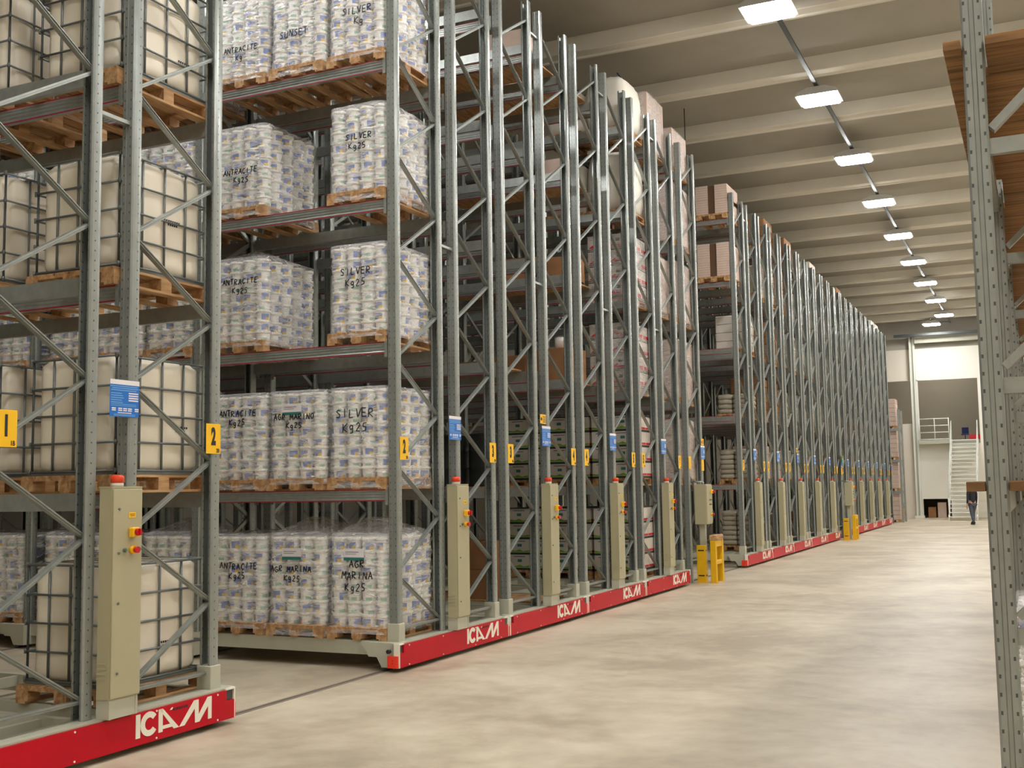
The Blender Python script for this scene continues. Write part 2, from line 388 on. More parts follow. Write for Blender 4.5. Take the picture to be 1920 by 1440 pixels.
# ------------------------------------------------------------------ lamps
def lamp_meshes():
    h = MB().prism([(-.44,0),(.44,0),(.40,.08),(.18,.16),(-.18,.16),(-.40,.08)], -.38, .38, 'y', 'lamp_body').mesh('housing')
    d = MB().prism([(-.40,-.001),(.40,-.001),(.36,-.035),(-.36,-.035)], -.35, .35, 'y', 'diffuser').mesh('diffuser')
    g = MB().tube((0,0,.16), (0,0,.20), .012, 'dark_metal').mesh('hanger')
    global LONGH; LONGH = MB().tube((0,0,.16), (0,0,.598), .012, 'dark_metal').mesh('hanger')
    return h, d, g
LM = lamp_meshes()
pos = [(LAMP_X, y) for y in LAMP_Y] + [(1.65, 61.2)] + [(9.6, y) for y in LAMP_Y[1:14:1]] + [(-3.6, 8.92)]  # row over the right-hand rack is unseen, added for more bounce light
vis = 0
for i, (x, y) in enumerate(pos):
    if i < 5: lb = 'aisle lamp near the camera, %s one back from the first in view' % ['fifth','fourth','third','second','nearest'][i]
    elif i > 27: lb = 'high bay lamp over the gap between the first two racks'
    elif i > 14: lb = 'unseen fill lamp added over the right-hand rack, %s one from the camera end' % ORD[i-15]
    elif i == 14: lb = 'high bay lamp set left of the row, nearest the end wall'
    else: lb = '%s lit high bay lamp in the ceiling row, counted from the top of the view' % ('first' if i == 5 else ORD[i-5])
    t = thing('high_bay_lamp', lb, 'ceiling lamp', (x, y, LAMP_Z), group='high bay lamps over the aisle')
    put('housing', LM[0], t); put('diffuser', LM[1], t); hm = LONGH if i > 14 else LM[2]; put('hanger', hm, t, (0, .2, 0)); put('hanger', hm, t, (0, -.2, 0))
t = thing('high_bay_lamp', 'unseen lamp added to brighten the upper recess behind the end wall', 'ceiling lamp', (1.5, 66.5, LAMP_Z), group='high bay lamps over the aisle')  # hidden above the opening, added to lift the dark recess
put('housing', LM[0], t); put('diffuser', LM[1], t); put('hanger', LONGH, t)
tr = MB().box(LAMP_X-.04, LAMP_X+.04, -6, 62.4, LAMP_Z+.18, LAMP_Z+.22, 'dark_metal')
tr.box(1.61, 1.69, 60.4, 62.0, LAMP_Z+.18, LAMP_Z+.22, 'dark_metal').box(1.61, LAMP_X, 62.0, 62.08, LAMP_Z+.18, LAMP_Z+.22, 'dark_metal')
thing('cable_tray', 'dark cable tray carrying the row of high bay lamps', 'cable tray', me=tr)
thing('hanging_cable', 'thin cable hanging from the ceiling above the racks', 'cable', (-.72, 24.6, 0), me=MB().tube((0,0,8.2),(0,0,10.59),.012,'dark_metal'))

# ------------------------------------------------------------------ rack parts
BAY, FD, GAP, ZB, ZT = 2.71, 1.06, .31, .30, 8.86
FRW = 2.43
F2 = FD + GAP                      # start of the second frame
LEV = [1.92, 3.53, 5.13, 6.73, 8.25]  # tops of the beams
def upright_mesh(h):
    w, d = .06, .10
    outer = [(-w,.012),(-w+.012,0),(-.014,0),(-.010,.010),(.010,.010),(.014,0),(w-.012,0),(w,.012)]
    right = [(w+.003,.035),(w+.003,.065),(w,.088),(w-.012,d),(w-.030,d),(w-.030,d-.004),(w-.012,d-.004),(w-.004,.086),(w-.001,.065),(w-.001,.035),(w-.004,.014),(w-.014,.004)]
    left = [(-x, y) for x, y in right[::-1]]
    return MB().prism(outer + right + left, 0, h, 'z', 'upright').mesh('upright')
UPM = upright_mesh(ZT-ZB)
def beam_mesh(L, m='galv'):
    P = [(0,0),(0,.012),(0,.022),(.006,.030),(.006,.040),(0,.046),(0,.056),(.006,.062),(.006,.070),(0,.076),(0,.086),(.006,.092),(.006,.100),(0,.106),(0,.118),(0,.130),(.045,.130),(.045,0)]
    ms = [m]*len(P); ms[0] = 'red_stripe'; ms[14] = 'red_stripe'
    b = MB().prism(P, -L, 0, 'x', m, mats=ms)
    for x in (-.035, -L): b.box(x, x+.035, -.006, 0, -.04, .16, m)
    return b.mesh('shelf_beam')
BM = beam_mesh(BAY-.12-.004)
def brace_mesh(dy, dz):
    return MB().bar((0,0,0),(0,dy,dz),.028,.044,'galv',up=(1,0,0)).bar((.016,0,0),(.016,dy,dz),.004,.030,'galv_dark',up=(1,0,0)).mesh('brace')
DZ = .583; IN = .075
BR_UP = brace_mesh(FD-2*IN, DZ-.03); BR_DN = brace_mesh(FD-2*IN, -(DZ-.03)); BR_H = brace_mesh(FD-2*IN, 0)
def lattice_mesh(flip):
    mb = MB(); z = .43; side = 1 if not flip else 0
    mb.bar((0,IN,z),(0,FD-IN,z),.028,.044,'galv')
    while z + DZ < ZT-.1:
        a, b_ = (FD-IN, IN) if side == 1 else (IN, FD-IN)
        mb.bar((0,a,z+.015),(0,b_,z+DZ-.015),.028,.044,'galv'); side = 1-side; z += DZ
    return mb.mesh('bracing')
LAT = [lattice_mesh(False), lattice_mesh(True)]
CONN = MB().bar((0,0,0),(0,GAP,0),.03,.05,'galv',up=(1,0,0)).mesh('spacer')
SHOE = MB().bbox(-.075,.075,-.012,.115,0,.19,'base_paint',.006).mesh('upright_shoe')

def frame(t, x, y0, flip, detail, ztop=ZT):
    """one ladder frame in the plane x, depth FD, at local y0"""
    put('upright', UPM, t, (x-.06, y0, ZB)); put('upright', UPM, t, (x-.06, y0+FD, ZB), PI)
    if not detail:
        put('bracing', LAT[1 if flip else 0], t, (x-.06, y0, 0)); return
    z = .43; side = 0 if flip else 1
    put('brace', BR_H, t, (x-.06, y0+IN, z))
    while z + DZ < ztop-.1:
        if side == 1: put('brace', BR_DN, t, (x-.06, y0+IN, z+DZ-.015))
        else: put('brace', BR_UP, t, (x-.06, y0+IN, z+.015))
        side = 1-side; z += DZ

LOGO = {'I': [(1.351,.275),(1.397,.275),(1.397,.102),(1.351,.102)],
 'A': [(1.590,.274),(1.633,.274),(1.815,.102),(1.762,.102),(1.742,.122),(1.634,.122),(1.634,.101),(1.590,.101)],
 'Ah': [(1.634,.228),(1.712,.146),(1.634,.146)],
 'M': [(1.818,.102),(1.985,.274),(2.038,.274),(2.040,.155),(2.145,.274),(2.194,.274),(2.194,.099),(2.152,.099),(2.152,.205),(2.050,.099),(1.999,.099),(1.994,.212),(1.876,.102)]}
def logo_mesh():
    b = MB(); a = .101; t = .003
    b.poly2(LOGO['I'], 'logo_white', t, at=a)
    cx, cz = 1.492, .188; ang = [math.radians(38+(322-38)*k/22) for k in range(23)]
    C = [(cx+.092*math.cos(x), cz+.090*math.sin(x)) for x in ang] + [(cx+.046*math.cos(x), cz+.046*math.sin(x)) for x in ang[::-1]]
    b.poly2(C, 'logo_white', t, at=a)
    for P in ([(1.590,.101),(1.634,.101),(1.634,.274),(1.590,.274)], [(1.598,.274),(1.634,.274),(1.815,.102),(1.756,.102)], [(1.63,.120),(1.75,.120),(1.725,.146),(1.63,.146)]): b.poly2(P, 'logo_white', t, at=a)
    b.poly2(LOGO['M'], 'logo_white', t, at=a)
    b.poly2([(1.713,.248),(1.732,.264),(1.746,.264),(1.734,.248)], 'logo_white', t, at=a)
    b.box(a, a+.001, 2.172, 2.178, .12, .25, 'panel_red')
    for k in range(9):
        y = 1.752 + k*.019; b.box(a, a+.001, y, y+.011, .236, .256, 'black')
    return b.mesh('lettering')
LOGOM = logo_mesh()
Y0P, Y1P = -.14, 2.51
def panel_mesh():
    P = [(Y0P,.05),(Y1P,.05),(Y1P,.20),(Y1P-.10,.20),(Y1P-.10,.285),(Y0P+.08,.285),(Y0P+.08,.20),(Y0P,.20)]
    return MB().poly2(P, 'panel_red', .02, at=.08).mesh('front_panel')
PANM = panel_mesh()
def rivets():
    b = MB()
    for y in (.12, .75, 1.1, 1.72, 2.3):
        for z in (.07, .27): b.lathe([(.008,0),(.006,.004),(0,.005)], 8, 'logo_white', (0,0,0))
    b = MB()
    for y in (.05, .8, 1.6, 2.3):
        for z in (.068, .268): b.tube((.10,y,z),(.105,y,z),.008,'logo_white',8)
    return b.mesh('rivets')
RIV = rivets()
def chassis_mesh(nb):
    b = MB(); W = nb*BAY
    L = FRW
    for i in range(nb+1):
        x = -i*BAY
        b.box(x-.13, x+.01, -.02, L+.02, .16, .285, 'base_paint')
        for (p, q) in ((-.12, .10), (L-.10, L+.12)):
            b.prism([(x+.06 if i == 0 else x+.03,.30),(x-.40,.30),(x-.30,.15),(x-.20,.15),(x-.14,.045),(x+.06 if i == 0 else x+.03,.045)], p, q, 'y', 'base_paint')
            b.tube((x-.14, (p+q)/2-.06, .05), (x-.14, (p+q)/2+.06, .05), .05, 'dark_grey', 14)
        b.box(x-.12, x, -.02, L+.02, .285, .30, 'base_paint')
    for y in (0.0, FD-.07, F2, L-.07):
        b.box(-W, .0, y, y+.07, .15, .297, 'base_paint')
    for i in range(nb*3):
        x = -.45 - i*.9
        b.box(x-.025, x+.025, .07, FD-.07, .2, .285, 'base_paint').box(x-.025, x+.025, F2+.07, L-.07, .2, .285, 'base_paint')
    b.box(.0, .079, Y0P, Y1P, .287, .299, 'base_paint')
    b.box(.05, .078, Y0P+.02, Y1P-.02, .06, .285, 'base_paint')
    # white end plates of the panel
    b.box(.03, .1, Y0P-.012, Y0P, .05, .30, 'logo_white').box(.03, .1, Y1P, Y1P+.012, .05, .30, 'logo_white')
    b.box(.079, .1, Y0P, Y0P+.08, .285, .30, 'logo_white').box(.079, .1, Y1P-.1, Y1P, .285, .30, 'logo_white')
    b.box(.079, .085, Y0P+.01, Y0P+.07, .205, .28, 'dark_grey').box(.079, .085, Y1P-.09, Y1P-.01, .205, .28, 'dark_grey')
    return b.mesh('chassis')
CH = {n: chassis_mesh(n) for n in (1, 2, 3, 4)}
BUMP = MB().bbox(-.10, .03, -.022, .0, .0, .125, 'bumper', .004).box(-.04,-.03,-.024,-.02,.045,.055,'panel_red').box(-.04,-.03,-.024,-.02,.075,.085,'panel_red').mesh('bumper')
CAPM = MB().tube((0,0,0),(0,-.04,0),.022,'black',12).mesh('sensor')
# control cabinet (local origin bottom, front face at x=.15)
def cabinet_meshes():
    y0, y1 = 1.06, 1.36
    body = MB().box(.03, .15, y0, y1, .44, 1.955, 'beige_paint').box(.025, .152, y0-.004, y1+.002, 1.955, 1.965, 'beige_paint')
    for k in range(4): body.box(.03, .12, y0-.006, y0, .58+.035*k, .592+.035*k, 'beige_paint')
    body.box(.03, .14, y0+.03, y1-.02, .30, .44, 'base_paint').box(.02,.145,y0+.01,y0+.03,.3,.45,'base_paint').box(.02,.145,y1-.03,y1-.01,.3,.45,'base_paint')
    door = MB().bbox(.0, .012, y0+.006, y1-.006, .45, 1.945, 'beige_paint', .003)
    lock = MB()
    for z in (.62, 1.12, 1.48, 1.80): lock.tube((.012, y0+.06, z), (.02, y0+.06, z), .009, 'cage', 10)
    bc = MB().lathe([(.045,0),(.045,.03)], 20, 'beacon_white').lathe([(.050,.030),(.050,.07),(.038,.085),(0,.088)], 20, 'beacon')
    sw = MB().bbox(0,.05,-.035,.035,-.035,.035,'btn_yellow',.008).tube((.05,0,0),(.075,0,0),.026,'btn_red',14).box(.075,.09,-.006,.006,-.024,.024,'btn_red')
    eb = MB().tube((0,0,0),(.03,0,0),.030,'btn_yellow',16).tube((.03,0,0),(.045,0,0),.014,'btn_red',14).tube((.045,0,0),(.062,0,0),.024,'btn_red',16)
    gb = MB().tube((0,0,0),(.012,0,0),.016,'cage',12).tube((.012,0,0),(.02,0,0),.011,'btn_green',12)
    wl = MB().box(0,.002,-.035,.035,-.02,.02,'sign_yellow').box(.002,.003,-.025,.028,.004,.008,'ink').box(.002,.003,-.02,.025,-.008,-.004,'ink')
    return [m.mesh('p') for m in (body, door, lock, bc, sw, eb, gb, wl)]
CB = cabinet_meshes()
def cabinet(t, full):
    c = put('control_cabinet', CB[0], t)
    put('door', CB[1], c, (.15, 0, 0)); put('lock', CB[2], c, (.151, 0, 0))
    put('beacon', CB[3], c, (.09, 1.17, 1.965), label='orange and white warning beacon')
    if full:
        put('rotary_switch', CB[4], c, (.162, 1.25, 1.63)); put('emergency_button', CB[5], c, (.162, 1.25, 1.50))
        put('push_button', CB[6], c, (.162, 1.175, 1.50)); put('push_button', CB[6], c, (.162, 1.318, 1.50))
        put('warning_label', CB[7], c, (.162, 1.25, 1.755))
def notice_mesh():
    b = MB(); w, h = .30, .28
    b.bbox(0, .003, 0, w, -h, 0, 'sign_blue', .001)
    b.box(.003,.004,0,w,-.036,0,'paper')
    for k, (a, c) in enumerate(((.0,.28),(.02,.29),(.01,.27))): b.box(.003,.004,a,c,-.052-.015*k,-.046-.015*k,'sign_pale')
    for k in range(5): b.box(.003,.004,.01,.12+.01*(k % 3),-.106-.017*k,-.100-.017*k,'sign_pale')
    for k in range(4): b.box(.003,.004,.19,.29,-.104-.018*k,-.094-.018*k,'paper')
    for k in range(2): b.box(.003,.004,.01,.27,-.186-.012*k,-.182-.012*k,'sign_pale')
    for a in (.02,.085,.135,.185,.255):
        b.box(.003,.004,a,a+.04,-.222,-.212,'paper'); b.box(.003,.004,a,a+.04,-.236,-.227,'paper')
    b.box(.003,.004,.08,.22,-.252,-.246,'paper')
    for k in range(2): b.box(.003,.004,.04,.26,-.263-.009*k,-.259-.009*k,'sign_pale')
    return b.mesh('notice_sign')
NOTICE = notice_mesh()
INSTR = MB().bbox(0,.003,0,.2,-.13,0,'sign_yellow',.001).tube((.003,.04,-.065),(.004,.04,-.065),.025,'ink',12)
for k in range(5): INSTR.box(.003,.004,.08,.19,-.03-.02*k,-.022-.02*k,'ink')
INSTR = INSTR.mesh('instruction_plate')
PLATE = MB().bbox(0,.003,-.09,.09,-.125,.125,'sign_yellow',.001).mesh('number_sign')
def number_sign(t, y, z, txt, small):
    s = put('number_sign', PLATE, t, (.006, y, z))
    put('digit', text_mesh(txt, .19, 'digit', 'ink', .56, .010), s, (.004, 0, .012))
    put('side_mark', text_mesh(small, .045, 'side_mark', 'ink', .8, .001), s, (.004, .055, -.1))

def mobile_rack(k, y0, nb, near, a=None, b=None, descr=''):
    lab = '%s mobile pallet rack on red-fronted base, %s' % (ORD[k], descr)
    t = thing('mobile_rack', lab, 'pallet rack', (0, y0, 0), group='mobile pallet racks in the left-hand block')
    put('chassis', CH[nb], t)
    p = put('front_panel', PANM, t, label='red front panel with white lettering'); put('lettering', LOGOM, p, (0, .03, 0)); put('rivets', RIV, p)
    for y in (Y0P-.012, Y1P+.034):
        put('bumper', BUMP, t, (.06, y, .05), label='orange red bumper block')
        if near: put('sensor', CAPM, t, (-.02, y if y < 0 else y-.02, .22), 0 if y < 0 else PI)
    for i in range(nb+1):
        x = -i*BAY; det = (i == 0)
        frame(t, x, 0, False, det); frame(t, x, F2, True, det)
    for z in (4.8, 8.45): put('spacer', CONN, t, (-.06, FD, z))
    for y in (0, FRW): put('upright_shoe', SHOE, t, (-.06, y, ZB), 0 if y == 0 else PI)
    for i in range(nb):
        x = -i*BAY-.122
        for z in LEV:
            put('shelf_beam', BM, t, (x, .002, z-.13)); put('shelf_beam', BM, t, (x-BAY+.124, FD-.002, z-.13), PI)
            put('shelf_beam', BM, t, (x, F2+.002, z-.13)); put('shelf_beam', BM, t, (x-BAY+.124, F2+FD-.002, z-.13), PI)
    cabinet(t, near)
    put('notice_sign', NOTICE, t, (.01, 1.16, 2.77), label='blue notice with white lines')
    if k in (2, 7): put('instruction_plate', INSTR, t, (.012, 1.10, 2.93), label='yellow instruction plate')
    number_sign(t, .13 if k else .24, 2.36, str(a), '%dB' % a); number_sign(t, 2.33, 2.36, str(b), '%dB' % b)
    return t

PITCH = 2.70
YC = [5.12] + [10.45 + 2.73*i for i in range(4)] + [26.0 + PITCH*i for i in range(5)] + [40.75 + PITCH*i for i in range(5)]
NB = [2, 3, 4, 4, 3] + [3, 2, 2, 2, 1] + [1]*5
DS = ['with caged white tanks, signs 1 and 2', 'full of white pails, signs 2 and 3', 'nearly empty, signs 3 and 4',
      'with a few cartons, signs 4 and 5', 'before the yellow guards, signs 5 and 6', 'first after the gap with the yellow guards',
      'second after the gap', 'third after the gap', 'fourth after the gap', 'last of the middle block',
      'just past the far yellow guards', 'second past the far guards', 'third past the far guards', 'fourth past the far guards', 'last before the end wall']
for k, y in enumerate(YC): mobile_rack(k, y, NB[k], k < 5, k+1 if k < 5 else k+2, k+2 if k < 5 else k+3, DS[k])

def fixed_rack(y0, nb, label, near):
    t = thing('fixed_rack', label, 'pallet rack', (0, y0, 0), group='single fixed racks between the mobile blocks')
    for i in range(nb+1): 
        x = -i*BAY; frame(t, x, 0, False, i == 0)
        for yy in (0, FD): put('foot_plate', MB().box(x-.14, x+.02, yy-.02 if yy == 0 else yy-.12, yy+.12 if yy == 0 else yy+.02, 0, .01, 'galv').box(x-.12, x, yy if yy == 0 else yy-.1, yy+.1 if yy == 0 else yy, .01, ZB, 'upright'), t)
    for i in range(nb):
        x = -i*BAY-.122
        for z in [.43]+LEV:
            put('shelf_beam', BM, t, (x, .002, z-.13)); put('shelf_beam', BM, t, (x-BAY+.124, FD-.002, z-.13), PI)
    s = put('notice_sign', NOTICE, t, (.01, FD-.2, 2.72)); put('instruction_plate', INSTR, t, (.012, FD-.15, 2.86))
    put('number_sign', PLATE, t, (.006, FD-.06, 2.33)); put('number_sign', PLATE, t, (.006, .06, 2.36))
    return t
YF = [21.6, 39.55, 54.4]
fixed_rack(YF[0], 3, 'fixed galvanised rack frame behind the first yellow guards', True)
fixed_rack(YF[1], 1, 'fixed galvanised rack frame behind the far yellow guards', False)
fixed_rack(YF[2], 1, 'last fixed galvanised rack frame before the end wall', False)
t = thing('exit_sign', 'small green escape sign hung on the far racks above the yellow guards', 'sign', (.06, 40.55, 2.72))
put('plate', MB().bbox(0,.01,-.17,.17,-.14,.14,'sign_green',.003), t)
m = MB(); m.tube((.012,.02,.08),(.013,.02,.08),.025,'paper',10)
for p, q in (((.012,.0,.05),(.012,.03,-.02)),((.012,.03,-.02),(.012,-.04,-.09)),((.012,.03,-.02),(.012,.1,-.08)),((.012,.0,.04),(.012,-.09,.0)),((.012,.0,.04),(.012,.09,.03))): m.bar(p,q,.02,.002,'paper',up=(1,0,0))
put('running_figure', m, t)

# ------------------------------------------------------------------ pallets and loads
def pallet_mesh(w, d, h=.135):
    b = MB(); m = 'wood'; r = random.Random(int(w*100+d*10))
    for x in (-w/2, -.05, w/2-.1): b.box(x, x+.1, -d/2, d/2, 0, .02, m)
    for x in (-w/2, -.065, w/2-.13):
        for y in (-d/2, -.06, d/2-.12): b.box(x, x+.13, y, y+.12, .02, h-.04, m)
    for y in (-d/2, -.06, d/2-.12): b.box(-w/2, w/2, y, y+.12, h-.04, h-.02, m)
    n_ = 6; bw = w/n_
    for i in range(n_): b.box(-w/2+i*bw+.008, -w/2+(i+1)*bw-.008, -d/2, d/2, h-.02, h, m)
    return b.mesh('pallet')
PAL = pallet_mesh(.76, 1.1); PALI = pallet_mesh(.94, 1.16, .14)

def pail_mesh(h):
    R = .091; n_ = 20
    prof = [(.070,0),(.072,.004),(.076,h*.30),(.080,h*.62),(.081,h*.76),(R,h*.77),(R,h*.90),(R-.002,h*.93),(R,h*.95),(R,h*.985),(R-.006,h*.998),(R-.012,h*.985)]
    def sm(j, i):
        if j in (1, 2):
            if i in (0,1,2,3):
                if j == 1: return 'pail_yellow' if i in (2,3) else 'pail_blue'
                return 'pail_blue'
            if i in (7,8,9) and j == 1: return 'pail_green'
        return 'pail_lid' if j >= 5 else 'pail_white'
    return MB().lathe(prof, n_, 'pail_lid', segmat=sm).mesh('pail')
PA = {8: pail_mesh(.121), 7: pail_mesh(.138)}
NX, NY = 4, 5; SX, SY = .188, .212
def pail_block_mesh(nl, h, skip):
    # plain pails of the parts of the load that are not separate objects
    b = MB(); R = .091; r = random.Random(3)
    for l in range(nl):
        for i in range(NX):
            for j in range(NY):
                if skip(l, i, j): continue
                if not (l == nl-1 or i in (0, NX-1) or j in (0, NY-1)): continue
                x = (i-(NX-1)/2)*SX; y = (j-(NY-1)/2)*SY; k0 = r.randrange(12)
                b.lathe([(.071,0),(.081,h*.76),(R,h*.77),(R,h*.985),(R-.01,h*.99)], 12, 'pail_lid', (x, y, l*h), segmat=lambda jj, ii: ('pail_blue' if jj == 0 and (ii+k0) % 12 < 3 else ('pail_white' if jj == 0 else 'pail_lid')))
    return b.mesh('pails')
def wrap_mesh(w, d, h, zb, seed, peak):
    """stretch film hood: wavy box shell, flaring over the pallet, gathered on top"""
    r = random.Random(seed); b = MB(); nz = 14; n1, n2 = 10, 12
    ring = []
    for i in range(n1): ring.append((-1+2*i/n1, -1))
    for i in range(n2): ring.append((1, -1+2*i/n2))
    for i in range(n1): ring.append((1-2*i/n1, 1))
    for i in range(n2): ring.append((-1, 1-2*i/n2))
    L = len(ring)
    ph = [r.uniform(0, 6.28) for _ in range(4)]
    zs = [zb] + [zb+.06 + (h-.06)*k/(nz-1) for k in range(nz)]
    for kz, z in enumerate(zs):
        fl = max(0, 1-(z-zb)/.16)*.022 + (.012 if kz == 0 else 0)
        for q, (a, c) in enumerate(ring):
            s = .004*math.sin(z*31+ph[0]+a*3) + .003*math.sin(q*1.9+z*9+ph[1]) + r.uniform(-.003, .003)
            # rounded corners
            cr = (abs(a)**8*abs(c)**8)*.03
            b.v.append((a*(w/2+fl+s-cr), c*(d/2+fl+s-cr), z))
    for kz in range(len(zs)-1):
        for q in range(L): q2 = (q+1) % L; b.face([kz*L+q, kz*L+q2, (kz+1)*L+q2, (kz+1)*L+q], 'film', True)
    base = (len(zs)-1)*L; px, py = r.uniform(-.15,.15), r.uniform(-.2,.2); prev = base
    for st, f in enumerate((.75, .45, .18)):
        cur = len(b.v)
        for q, (a, c) in enumerate(ring):
            zz = h+zb*0 + zs[-1]*0 + (peak*(1-f)**1.2) + r.uniform(-.006, .006) + (zs[-1]-h)
            b.v.append((a*w/2*f+px*(1-f), c*d/2*f+py*(1-f), zz))
        for q in range(L): q2 = (q+1) % L; b.face([prev+q, prev+q2, cur+q2, cur+q], 'film', True)
        prev = cur
    b.face([prev+q for q in range(L)], 'film', True)
    return b.mesh('stretch_film')
WR = {}
def wrap(w, d, h, zb, seed, peak):
    key = (round(w,2), round(d,2), round(h,2), seed, peak)
    if key not in WR: WR[key] = wrap_mesh(w, d, h, zb, seed, peak)
    return WR[key]

# handwriting strokes, unit cell 0..0.7 x 0..1
G = {'A': [[(0,0),(.35,1),(.7,0)],[(.15,.4),(.55,.4)]], 'B': [[(0,0),(0,1),(.5,.9),(.5,.6),(0,.52),(.6,.4),(.6,.1),(0,0)]], 'C': [[(.65,.85),(.3,1),(0,.6),(0,.3),(.3,0),(.65,.15)]],
 'E': [[(.6,1),(0,1),(0,0),(.6,0)],[(0,.5),(.5,.5)]], 'G': [[(.65,.85),(.3,1),(0,.5),(.3,0),(.65,.2),(.65,.5),(.35,.5)]], 'I': [[(.3,0),(.3,1)]], 'K': [[(0,0),(0,1)],[(.6,1),(0,.45),(.6,0)]],
 'L': [[(0,1),(0,0),(.55,0)]], 'M': [[(0,0),(.05,1),(.35,.4),(.62,1),(.7,0)]], 'N': [[(0,0),(0,1),(.6,0),(.6,1)]], 'O': [[(.35,1),(0,.6),(.05,.2),(.35,0),(.65,.3),(.6,.8),(.35,1)]],
 'R': [[(0,0),(0,1),(.5,.95),(.55,.6),(0,.5),(.6,0)]], 'S': [[(.6,.85),(.3,1),(.05,.75),(.55,.35),(.4,.02),(0,.12)]], 'T': [[(0,1),(.65,1)],[(.32,1),(.32,0)]], 'U': [[(0,1),(.05,.1),(.35,0),(.6,.15),(.62,1)]],
 'V': [[(0,1),(.32,0),(.65,1)]], 'Z': [[(0,1),(.6,1),(0,0),(.6,0)]], 'g': [[(.5,.6),(.2,.65),(.05,.35),(.25,.1),(.5,.3),(.5,.6),(.48,-.25),(.1,-.3)]],
 '2': [[(.05,.8),(.3,1),(.55,.75),(.05,0),(.6,0)]], '5': [[(.55,1),(.1,1),(.08,.55),(.5,.5),(.5,.1),(.05,0)]], ',': [[(.2,.1),(.1,-.15)]], ' ': []}
def writing_mesh(lines, size, seed):
    """lines written on the -Y face; x to the right (+X), centred"""
    r = random.Random(seed); b = MB(); z = 0
    for ln in lines:
        adv = size*.80; wd_ = adv*len(ln); x = -wd_/2 + r.uniform(-.02,.02)
        for chh in ln:
            jz = r.uniform(-.008,.008); sl = r.uniform(-.05,.15)
            for pl in G.get(chh, []):
                P = [Vector((x+(p[0]+sl*p[1])*size*.85, 0, z+jz+p[1]*size*(.9+r.uniform(-.05,.05)))) for p in pl]
                for i in range(len(P)-1): b.bar(P[i], P[i+1], .012, .002, 'ink', up=(0,1,0))
            x += adv
        z -= size*1.45
    return b.mesh('handwriting')

PAILN = {}
def pail_load(x, y, z, label, nl=8, seed=0, peak=.03, sides=True, text=None, paper=False, film=True, block='auto'):
    t = thing('pail_pallet', label, 'pallet load', (x, y, z), group='wrapped pallets of white pails')
    put('pallet', PAL, t)
    h = .121 if nl == 8 else .138
    r = random.Random(seed+11); z0 = .135; me = PA[nl]
    for l in range(nl):
        for i in range(NX):
            for j in range(NY):
                if not (j == 0 or (sides and i == NX-1)): continue
                xx = (i-(NX-1)/2)*SX; yy = (j-(NY-1)/2)*SY
                side = (i == NX-1 and j > 0)
                # label sector is centred on +45 deg of the mesh; turn it to face outwards
                rz = (-PI/2 if not side else 0) - .8 + r.choice((-1.5, -1.1, -.7, -.1, .2, .7, 1.2)) * (1 if not side else .8)
                put('pail', me, t, (xx+r.uniform(-.002,.002), yy+r.uniform(-.003,.003), z0+l*h), rz)
    key = (nl, sides)
    if key not in PAILN: PAILN[key] = pail_block_mesh(nl, h, lambda l, i, j: (j == 0 or (sides and i == NX-1)))
    o = put('pail_stack', PAILN[key], t, (0, 0, z0)); o['kind'] = 'stuff'; o['label'] = 'remaining pails of the load'
    H = nl*h
    if film: put('stretch_film', wrap(.765, 1.055, H+.008, .0, seed % 4, peak), t, (0, 0, .02 if seed % 2 else .07)).scale = (1, 1, (z0+H+.01)/(H+.008+.0) if seed % 2 else (z0+H-.04)/(H+.008))
    if text: put('handwriting', writing_mesh(text[0], text[1], seed), t, (text[2], -.553, z0+H*text[3]))
    if paper:
        p = put('paper_label', MB().box(-.13,.13,-.002,.0,0,.13,'paper').box(-.13,.13,-.003,-.002,0,.035,'paper_green').box(-.11,.06,-.003,-.002,.09,.095,'ink').box(-.11,.03,-.003,-.002,.07,.074,'ink'), t, (-.03, -.550, z0+H*.74))
    return t

LVN = ['on the base', 'on the first shelf', 'on the second shelf', 'on the third shelf', 'on the fourth shelf', 'on the top shelf']
CLN = ['next to the aisle', 'second from the aisle', 'third from the aisle', 'fourth from the aisle', 'fifth from the aisle', 'sixth from the aisle', 'seventh from the aisle', 'eighth from the aisle', 'ninth from the aisle']
ZL = [.30] + LEV
def colx(c):  # centre of pallet column c counted from the aisle
    return -(c//3)*BAY - .12 - .395 - .82*(c % 3)
Y2 = YC[1] + .53
TXT = {(0,0): (['AGR', ' MARINA', 'Kg25'], .085, .0, .66), (0,1): (['AGR MARINA', 'Kg25'], .07, -.02, .60), (0,2): (['ANTRACITE', 'Kg25'], .075, .03, .62),
       (1,0): (['SILVER', 'Kg25'], .105, .0, .68), (1,1): (['AGR MARINO', 'Kg25'], .07, .0, .69), (1,2): (['ANTRACITE', 'Kg25'], .075, .03, .76),
       (2,0): (['SILVER', 'Kg25'], .085, .02, .66), (2,2): (['ANTRACITE', 'Kg25'], .072, .03, .70), (3,0): (['SILVER', 'Kg25'], .075, .05, .60),
       (3,2): (['ANTRACITE', 'Kg25'], .07, .03, .42), (4,0): (['SILVER', 'Kg'], .085, .05, .46), (4,1): (['SUNSET'], .085, -.02, .36), (4,2): (['ANTRACITE', 'Kg'], .07, .02, .32)}
for l in range(5):
    for c in range(9):
        if (l in (2, 3) and c == 1): continue
        nl = 7 if l == 0 else 8
        near = c < 3
        tx = TXT.get((l, c))
        wr = (' marked ' + ' '.join(w.strip() for w in tx[0])) if (tx and l < 3) else ''
        lb = 'white pails%s %s, %s, second rack' % (wr, LVN[l], CLN[c])
        pail_load(colx(c), Y2+random.uniform(-.01,.01), ZL[l], lb, nl, seed=l*9+c, peak=(.2 if (l, c) in ((0,0),(0,1),(2,2),(0,3),(0,5)) else .035), sides=(near or c == 3), text=tx, paper=(l, c) in ((0,0),(0,1),(1,1)))

